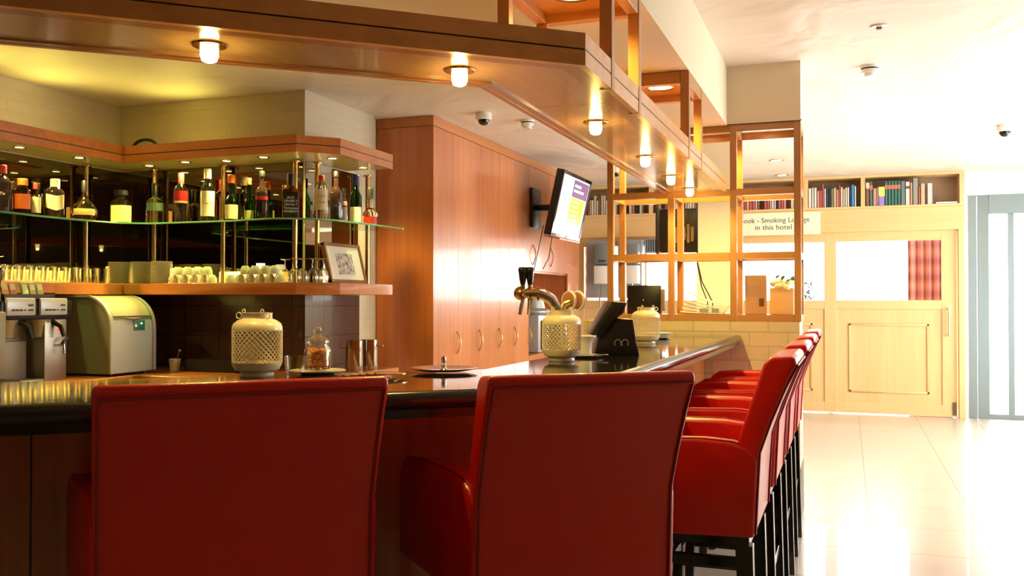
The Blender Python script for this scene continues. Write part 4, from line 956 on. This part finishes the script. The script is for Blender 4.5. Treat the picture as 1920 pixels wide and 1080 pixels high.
# bookcase on top
BC = thing('bookcase', 'long low bookcase built above the glazed partition', 'bookcase', (0, 0, 0))
obj('bottom_board', MB().box(-3.2, 1.215, Y - .05, Y + .30, 2.346, 2.372), M_BEECH_X, BC, smooth=False)
obj('top_board', MB().box(-3.2, 1.215, Y - .05, Y + .30, 2.700, 2.728), M_BEECH_X, BC, smooth=False)
obj('back_board', MB().box(-3.2, 1.19, Y + .27, Y + .30, 2.372, 2.70), wood('bookcase_back', (.48, .31, .18), (.54, .36, .21), 'z', rough=.5), BC, smooth=False)
for x in (-3.2, -2.3, -1.40, -.475, .145, 1.165): obj('divider', MB().box(x, x + .045, Y - .05, Y + .27, 2.372, 2.70), M_BEECH, BC, smooth=False)
cols = {'white': (.75, .72, .66), 'pale grey': (.55, .55, .52), 'dusty pink': (.55, .25, .22), 'brick red': (.50, .12, .09), 'red': (.55, .10, .07), 'dark blue': (.03, .05, .10), 'black': (.03, .03, .03), 'olive': (.20, .22, .08), 'sand': (.62, .50, .30),
        'cream': (.74, .66, .48), 'blue': (.05, .25, .50), 'green': (.05, .18, .13), 'slate': (.13, .20, .23), 'brown': (.26, .11, .06), 'grey green': (.28, .30, .24), 'pink': (.62, .20, .22), 'purple': (.35, .22, .60), 'tan': (.60, .42, .26)}
def book(x, wd, h, cn, label, dp=.16, band=None, grp='books in the bookcase above the partition', yy=Y - .035):
    b_ = thing('book', label, 'book', (x, yy, 2.3725), 0, grp)
    obj('cover', MB().box(0, .003, 0, dp, 0, h).box(wd - .003, wd, 0, dp, 0, h).box(0, wd, 0, .004, 0, h), colmat(cols[cn]), b_, smooth=False)
    obj('pages', MB().box(.003, wd - .003, .004, dp - .004, .003, h - .004), colmat((.70, .66, .54)), b_, smooth=False)
    if band: obj('spine_band', MB().box(-.0003, wd + .0003, -.001, 0, h * band[1], h * band[2]), colmat(band[0]), b_, smooth=False)
    return b_
left = [('white', .035, .23), ('pale grey', .030, .235), ('white', .030, .235), ('dusty pink', .033, .195), ('red', .028, .20), ('brick red', .022, .27), ('white', .020, .22), ('dark blue', .030, .235), ('black', .025, .235), ('olive', .030, .215), ('sand', .028, .225),
        ('pink', .030, .20), ('brick red', .018, .255), ('cream', .025, .23), ('sand', .025, .205), ('cream', .022, .22), ('white', .022, .225), ('dark blue', .022, .23), ('blue', .036, .25), ('white', .018, .235)]
x = -.425; nn = {}
for i, (cn, wd, h) in enumerate(left):
    wd *= .93; book(x, wd, h, cn, '%s book in the left visible bookcase bay, %s from the left' % (cn, ordn[i])); x += wd + .0015
right = [('brown', .036, .28, ((.6, .58, .5), .72, .95)), ('green', .032, .28, ((.55, .15, .1), .66, .85)), ('dusty pink', .042, .20, None), ('cream', .012, .21, None), ('purple', .062, .215, ((.95, .80, .15), .5, 1.0)), ('green', .030, .275, ((.7, .16, .1), .68, .84)), ('green', .030, .275, ((.7, .16, .1), .68, .84)),
         ('green', .030, .275, ((.7, .16, .1), .68, .84)), ('green', .030, .275, ((.7, .16, .1), .68, .84)), ('green', .030, .275, ((.7, .16, .1), .68, .84)), ('slate', .044, .27, None), ('cream', .044, .26, ((.12, .1, .08), .7, .82)), ('dusty pink', .026, .25, None), ('grey green', .052, .30, None),
         ('red', .020, .20, None), ('tan', .046, .235, None), ('brown', .014, .20, None), ('pale grey', .055, .235, None)]
x = .20
for i, (cn, wd, h, bd) in enumerate(right):
    book(x, wd, h, cn, '%s book%s in the right bookcase bay, %s from the left' % (cn, ' with a coloured spine band' if bd else '', ordn[i]), band=bd); x += wd + .0035
bk = thing('book', 'white flat book lying at the right end of the bookcase', 'book', (.93, Y - .03, 2.3725), 0)
obj('cover', MB().box(0, .215, 0, .15, 0, .004).box(0, .215, 0, .15, .022, .026).box(0, .215, 0, .004, 0, .026), colmat((.85, .83, .78)), bk, smooth=False)
obj('pages', MB().box(.003, .212, .004, .147, .004, .022), colmat((.80, .77, .7)), bk, smooth=False)
for bay, (xa, xb) in enumerate(((-3.14, -2.34), (-2.24, -1.44), (-1.34, -.50))):
    x = xa + random.uniform(0, .08); i = 0
    while x < xb - .06 and i < 30:
        cn = random.choice(['brick red', 'brown', 'red', 'pale grey', 'sand', 'cream', 'black', 'white', 'tan', 'dusty pink']); wd = random.uniform(.02, .036); h = random.uniform(.17, .25)
        book(x, wd, h, cn, '%s book seen through the wooden screen, %s bay, %s from the left' % (cn, ['left', 'middle', 'third'][bay], ordn[i])); x += wd + .002 + (random.random() < .07) * .05; i += 1
# hotel sign
t = thing('lounge_sign', 'cream signboard for the smoking lounge on the partition fascia', 'sign', (0, 0, 0))
q0 = at_v(1372, 400, Y - .06); q1 = at_v(1538, 400, Y - .06)
obj('board', MB().box(-1.30, q1[0], Y - .068, Y - .052, 2.065, 2.33), M_PLATEPAINT, t, bevel=.002, bseg=1)
qc = at_v(1450, 412, Y - .068)
text('sign_lettering', 'Book - Smoking Lounge', .084, M_INK, t, face_minus_y(qc[0] + .01, Y - .0685, 2.238), .001, sx=.98); text('sign_lettering', 'in this hotel', .084, M_INK, t, face_minus_y(qc[0] + .0, Y - .0685, 2.155), .001, sx=1.05)

# glass sliding entrance to the right of the partition
d = struct('door_1', MB().box(1.255, 1.34, Y + .02, Y + .12, 0, 2.46).box(1.35, 1.46, Y + .02, Y + .10, 0, 2.46).box(1.46, XR, Y + .02, Y + .12, 2.25, 2.46).box(1.65, 1.71, Y + .05, Y + .09, .02, 2.25).box(1.46, XR, Y + .03, Y + .10, 0, .05)
           .box(2.2, 2.26, Y + .05, Y + .09, .02, 2.25), M_ALU, bevel=.002, bseg=1)
struct('door_pane', MB().box(1.46, XR, Y + .066, Y + .072, .05, 2.25), M_WGLASS, d, smooth=False)
struct('wall_over_door', MB().box(1.22, XR + .1, Y + .02, Y + .14, 2.461, CEIL), M_WHITE, smooth=False)
# lounge behind the partition
struct('wall_lounge', MB().box(-3.62, -3.5, Y + .36, 16, 0, CEIL), M_WHITE, smooth=False)
t = thing('curtain', 'red and grey checked curtain behind the right partition window', 'curtain', (0, 0, 0))
def curtain(x0, x1, y, z0, z1, n=44, par=None, mat=None):
    mb = MB(); vs = []; fs = []
    for i in range(n + 1):
        u_ = i / n; x = x0 + (x1 - x0) * u_; yy = y + .035 * math.sin(u_ * 2 * PI * (x1 - x0) / .085) 
        for z in (z0, z1): vs.append((x, yy, z))
    for i in range(n): fs.append((2 * i, 2 * i + 2, 2 * i + 3, 2 * i + 1))
    return obj('cloth', mb.add(vs, fs), mat, par, ang=80)
m, nt, b = newmat('checked_cloth'); L = nt.links
tcn = nt.nodes.new('ShaderNodeTexCoord'); w1 = nt.nodes.new('ShaderNodeTexWave'); w1.bands_direction = 'X'; w1.inputs['Scale'].default_value = 7.3; w2 = nt.nodes.new('ShaderNodeTexWave'); w2.bands_direction = 'Z'; w2.inputs['Scale'].default_value = 1.6
for w_n in (w1, w2): L.new(tcn.outputs['Object'], w_n.inputs['Vector'])
ad = nt.nodes.new('ShaderNodeMath'); ad.operation = 'ADD'; L.new(w1.outputs['Fac'], ad.inputs[0]); L.new(w2.outputs['Fac'], ad.inputs[1])
ad2 = nt.nodes.new('ShaderNodeMath'); ad2.operation = 'MULTIPLY'; ad2.inputs[1].default_value = .5; L.new(ad.outputs[0], ad2.inputs[0])
rp = nt.nodes.new('ShaderNodeValToRGB'); rp.color_ramp.elements[0].color = (.34, .12, .14, 1); rp.color_ramp.elements[1].color = (.72, .32, .28, 1); rp.color_ramp.elements[0].position = .1; rp.color_ramp.elements[1].position = .9
L.new(ad2.outputs[0], rp.inputs[0]); L.new(rp.outputs[0], b.inputs['Base Color']); b.inputs['Roughness'].default_value = .9
M_CHECK = m
q0 = at_v(1702, 500, 12.0); q1 = at_v(1768, 500, 12.0)
curtain(q0[0], q1[0] + .1, 12.0, .005, 2.5, par=t, mat=M_CHECK)
t = thing('curtain', 'red checked curtain far left beside the television', 'curtain', (0, 0, 0))
q0 = at_v(1082, 500, 12.0); q1 = at_v(1101, 500, 12.0)
curtain(q0[0] - .15, q1[0], 12.0, .005, 2.5, par=t, mat=M_CHECK)

# ================================================================== THINGS ON AND BEHIND THE SCREEN
ZS = 1.2115
q = at_v(1414, 590, 5.94)
t = thing('cardboard_box', 'tall brown cardboard box standing on the screen shelf', 'box', (q[0] + .0, 5.95, ZS), R(4))
bxm = pm('cardboard', (.62, .40, .20), rough=.8)
obj('carton', MB().box(-.055, .075, -.05, .05, 0, .245), bxm, t, bevel=.003, bseg=1)
obj('tape_label', MB().box(-.04, .04, -.052, -.05, .11, .18), colmat((.50, .36, .22)), t, smooth=False)
obj('shipping_mark', MB().box(.030, .060, -.052, -.05, .05, .10), colmat((.16, .10, .05)), t, smooth=False)
q = at_v(1468, 590, 5.94)
t = thing('paper_bag', 'tan paper bag full of white flowers on the screen shelf', 'flower bag', (q[0], 5.94, ZS), 0)
obj('bag', MB().box(-.075, .068, -.055, .055, 0, .165), bxm, t, bevel=.006)
fl = MB()
for k in range(11):
    a = k * 2.4; rr = .018 + .05 * (k / 11); fl.sphere((rr * math.cos(a), rr * .8 * math.sin(a), .185 + .018 * math.sin(k * 1.7)), .027, 12, 8, .7)
obj('blossoms', fl, pm('white_petals', (.85, .85, .55), rough=.6, bump=.3, bscale=60), t)
lf = MB()
for k in range(12):
    a = k * 1.9; c_ = Vector((.055 * math.cos(a), .045 * math.sin(a), .20 + .02 * math.sin(k)))
    lf.quad(c_, c_ + Vector((.02, .004, .012)), c_ + Vector((.03, 0, .03)), c_ + Vector((.006, -.004, .02)))
obj('leaves', lf, pm('leaf_green', (.08, .16, .05), rough=.5), t, smooth=False)
q = at_v(1322, 590, 5.94)
t = thing('paper_basket', 'white folded newspapers heaped in the middle bay of the screen', 'newspapers', (q[0], 5.93, ZS), 0)
pa = MB()
for k in range(5):
    z = .010 + .012 * k; n = 8
    top_ = [(-.14 + .26 * i / n + .01 * k, z + .055 * ((1 - i / n) ** 2) * (k + 1) / 5 + .03 * (k == 4) * (1 - i / n)) for i in range(n + 1)]
    pa.prism([(zz, xx) for xx, zz in top_] + [(zz - .007, xx) for xx, zz in top_[::-1]], -.09 + .01 * k, .09 - .006 * k, 'y')
obj('sheets', pa, pm('newsprint', (.80, .78, .68), rough=.7), t, smooth=False)
obj('photo_strip', MB().box(-.02, .035, -.094, -.091, .012, .038).box(.055, .10, -.094, -.091, .012, .036), colmat((.22, .28, .40)), t, smooth=False)
obj('rest', MB().box(-.13, .11, -.08, .08, 0, .011), colmat((.55, .35, .08)), t, smooth=False)
# black monitor, brown holder
q = at_v(1216, 588, 6.02)
t = thing('black_monitor', 'black box-shaped monitor standing behind the left bay of the screen', 'monitor', (q[0], 5.93, ZS), R(4))
obj('housing', MB().box(-.115, .10, -.04, .05, 0, .185), M_BLACK, t, bevel=.006)
obj('vent', MB().box(.10, .125, -.03, .04, .02, .16), colmat((.3, .28, .25)), t, bevel=.002)
obj('status_light', MB().sphere((-.01, -.042, .09), .002, 8, 6), pm('white_led', (1, 1, 1), emit=(1, 1, 1), es=2), t)
t = thing('cable_run', 'dark cables hanging down beside the pillar in the middle bay', 'cables', (0, 0, 0))
qa = at_v(1308, 492, 6.3); qb = at_v(1336, 566, 6.3); qc_ = at_v(1326, 566, 6.3)
obj('cable', MB().tube([(qa[0], 6.3, qa[2] + .45), qa, (qa[0] + .03, 6.3, (qa[2] + qb[2]) / 2), qb, (qb[0] + .02, 6.25, 1.05), (qb[0] + .03, 6.2, .0)], .004, 6), M_BLACK, t)
obj('cable', MB().tube([(qa[0] - .01, 6.32, qa[2] + .45), (qa[0] - .006, 6.32, qa[2]), (qc_[0] - .04, 6.32, (qa[2] + qc_[2]) / 2 - .03), (qc_[0], 6.32, qc_[2]), (qc_[0], 6.3, 0)], .004, 6), M_BLACK, t)
# second television seen from behind next to the pillar
t = thing('television', 'dark television seen side-on between screen and pillar', 'television', (-1.20, 6.93, 1.83), 0)
obj('casing', MB().box(-.135, .15, .02, .10, -.17, .16), pm('brown_black_plastic', (.035, .025, .02), rough=.3), t, bevel=.006)
obj('side_frame', MB().box(-.155, -.13, -.06, .12, -.18, .17), pm('brown_black_plastic', (.035, .025, .02)), t, bevel=.004)
eq = MB()
for k in range(5): eq.box(-.02 + .03 * k, .0 + .03 * k, .0, .018, -.10 + .01 * (k % 3), .02 + .02 * (k % 2))
obj('connector', eq, colmat((.35, .25, .12)), t, smooth=False)
obj('lead', MB().tube([(-.03, .0, -.13), (.04, -.01, -.10), (.08, -.01, -.02)], .004, 6), M_GREY, t)
# wall heaters/machines hanging in the far left window
for k, (x0, x1) in enumerate(((1115, 1138), (1175, 1194))):
    qa = at_v(x0, 500, 10.95); qb = at_v(x1, 500, 10.95)
    t = thing('cup_dispenser', ['white wall dispenser in the far window, left of the screen', 'white wall dispenser seen through the left bay of the screen'][k], 'dispenser', (0, 0, 0))
    obj('tank', MB().box(qa[0], qb[0] + .02, 10.9, 11.05, 1.50, 1.72), M_WHITE, t, bevel=.012)
    obj('upper_box', MB().box(qa[0], qb[0] + .02, 10.93, 11.07, 1.74, 1.98), M_ALU, t, bevel=.01)
    obj('display', MB().box(qa[0] + .05, qb[0] - .01, 10.925, 10.93, 1.765, 1.79), M_INK, t, smooth=False)
    obj('pipe', MB().tube([(qa[0] + .05, 11.0, 1.22), (qa[0] + .05, 11.0, 1.50)], .012, 8), M_CHROME, t)
    obj('wall_plate', MB().box(qa[0] - .14, qb[0] + .03, 11.09, 11.296, 1.33, 2.04), colmat((.34, .34, .34)), t, smooth=False)
t = thing('air_grille', 'grey slatted air grille at the top of the far left window', 'grille', (0, 0, 0))
qa = at_v(1212, 440, 11.25); qb = at_v(1245, 440, 11.25)
obj('frame', MB().box(qa[0], qb[0], 11.2, 11.25, 1.88, 1.90).box(qa[0], qb[0], 11.2, 11.25, 2.04, 2.06), M_ALU, t, smooth=False)
sl = MB()
for k in range(9): sl.box(qa[0] + (qb[0] - qa[0]) * k / 8 - .008, qa[0] + (qb[0] - qa[0]) * k / 8 + .008, 11.2, 11.25, 1.90, 2.04)
obj('slat', sl, M_ALU, t, smooth=False); obj('backing', MB().box(qa[0], qb[0], 11.245, 11.255, 1.90, 2.04), colmat((.3, .3, .3)), t, smooth=False)
# small plant behind the lounge window
q = at_v(1514, 552, 11.7)
t = thing('potted_plant', 'small dark leafy plant behind the partition window', 'plant', (q[0], 11.75, 1.15))
lf = MB()
for k in range(40):
    a = random.random() * 2 * PI; r_ = random.random() * .07; z = random.uniform(.12, .36); c_ = Vector((r_ * math.cos(a), r_ * math.sin(a), z)); d_ = Vector((random.uniform(-.04, .04), random.uniform(-.02, .02), random.uniform(.0, .05)))
    s_ = d_.cross(Vector((0, 1, .3))).normalized() * .010; lf.quad(c_, c_ + d_ * .5 + s_, c_ + d_, c_ + d_ * .5 - s_)
obj('foliage', lf, pm('dark_leaf', (.03, .06, .04), rough=.6), t, smooth=False)
obj('pot', MB().lathe([(.001, 0), (.04, 0), (.055, .12), (.001, .12)], 20), M_PORCELAIN, t)
tag(obj('side_table', MB().box(-.3, .3, -.2, .2, 1.12, 1.148).box(-.28, -.24, -.18, -.14, 0, 1.12).box(.24, .28, -.18, -.14, 0, 1.12).box(-.28, -.24, .14, .18, 0, 1.12).box(.24, .28, .14, .18, 0, 1.12), M_WHITE, loc=(q[0], 11.75, 0), smooth=False), 'white tall stand carrying the plant behind the partition', 'stand')

# ================================================================== CEILING FITTINGS
def detector(label, loc):
    t = thing('smoke_detector', label, 'smoke detector', loc)
    obj('base', MB().lathe([(.001, 0), (.055, 0), (.055, -.012), (.050, -.014), (.050, -.045), (.001, -.045)], 28), M_PORCELAIN, t)
    obj('sensor_head', MB().lathe([(.034, -.045), (.034, -.060), (.028, -.066), (.001, -.066)], 24), M_PORCELAIN, t)
    obj('vent_ring', MB().lathe([(.0505, -.013), (.052, -.018), (.0505, -.022)], 28), M_BLACK, t)
    return t
D0 = detector('white smoke detector on the bright ceiling right of the screen', (*at_h(1631, 124, CEIL)[:2], CEIL - .001))
dup(D0, (*at_h(989, 226, CEIL)[:2], CEIL - .001), 0, 'cream smoke detector on the ceiling above the bar, behind the canopy')
q = at_h(1648, 49, CEIL)
t = thing('sprinkler', 'small round sprinkler plate in the near bright ceiling', 'sprinkler', (q[0], q[1], CEIL - .001))
obj('rosette', MB().lathe([(.001, -.002), (.040, -.006), (.046, -.001)], 28), M_PORCELAIN, t)
obj('nozzle', MB().box(-.013, .013, -.013, .013, -.016, -.005), colmat((.25, .10, .10)), t, bevel=.002)
def domecam(label, loc):
    t = thing('dome_camera', label, 'security camera', loc)
    obj('housing', MB().lathe([(.001, 0), (.060, 0), (.062, -.010), (.062, -.042), (.052, -.052), (.001, -.052)], 32), M_PORCELAIN, t)
    obj('dome', MB().lathe([(.044, -.050), (.043, -.066), (.034, -.083), (.018, -.092), (.001, -.094)], 28), M_BLACKGLOSS, t)
    return t
C0 = domecam('dome security camera on the ceiling in front of the tall cupboards', (*at_h(907, 212, CEIL)[:2], CEIL - .001))
dup(C0, (*at_h(1884, 235, CEIL)[:2], CEIL - .001), 0, 'dome security camera on the white ceiling at the far right')
dup(C0, (-2.35, 9.75, CEIL - .001), 0, 'dome security camera beside the top of the television')
for i, (x, y) in enumerate(((-1.9, -.6), (-3.6, 1.0), (-.2, -1.6))):
    dup(d0, (x, y, CEIL - .001), 0, 'recessed downlight in the ceiling over the near side of the bar, ' + ['middle', 'leftmost', 'rightmost'][i])
    spotlight('downlight_light', (x, y, CEIL - .03), 11, (1, .78, .45), 150)
for i, (x, y) in enumerate(((1438, 252), (1456, 300), (1466, 328))):
    q = at_h(x, y, CEIL)
    _d = dup(d0, (q[0], q[1], CEIL - .001), 0, 'recessed downlight in the far ceiling seen through the right bay, ' + ['nearest', 'middle', 'farthest'][i])
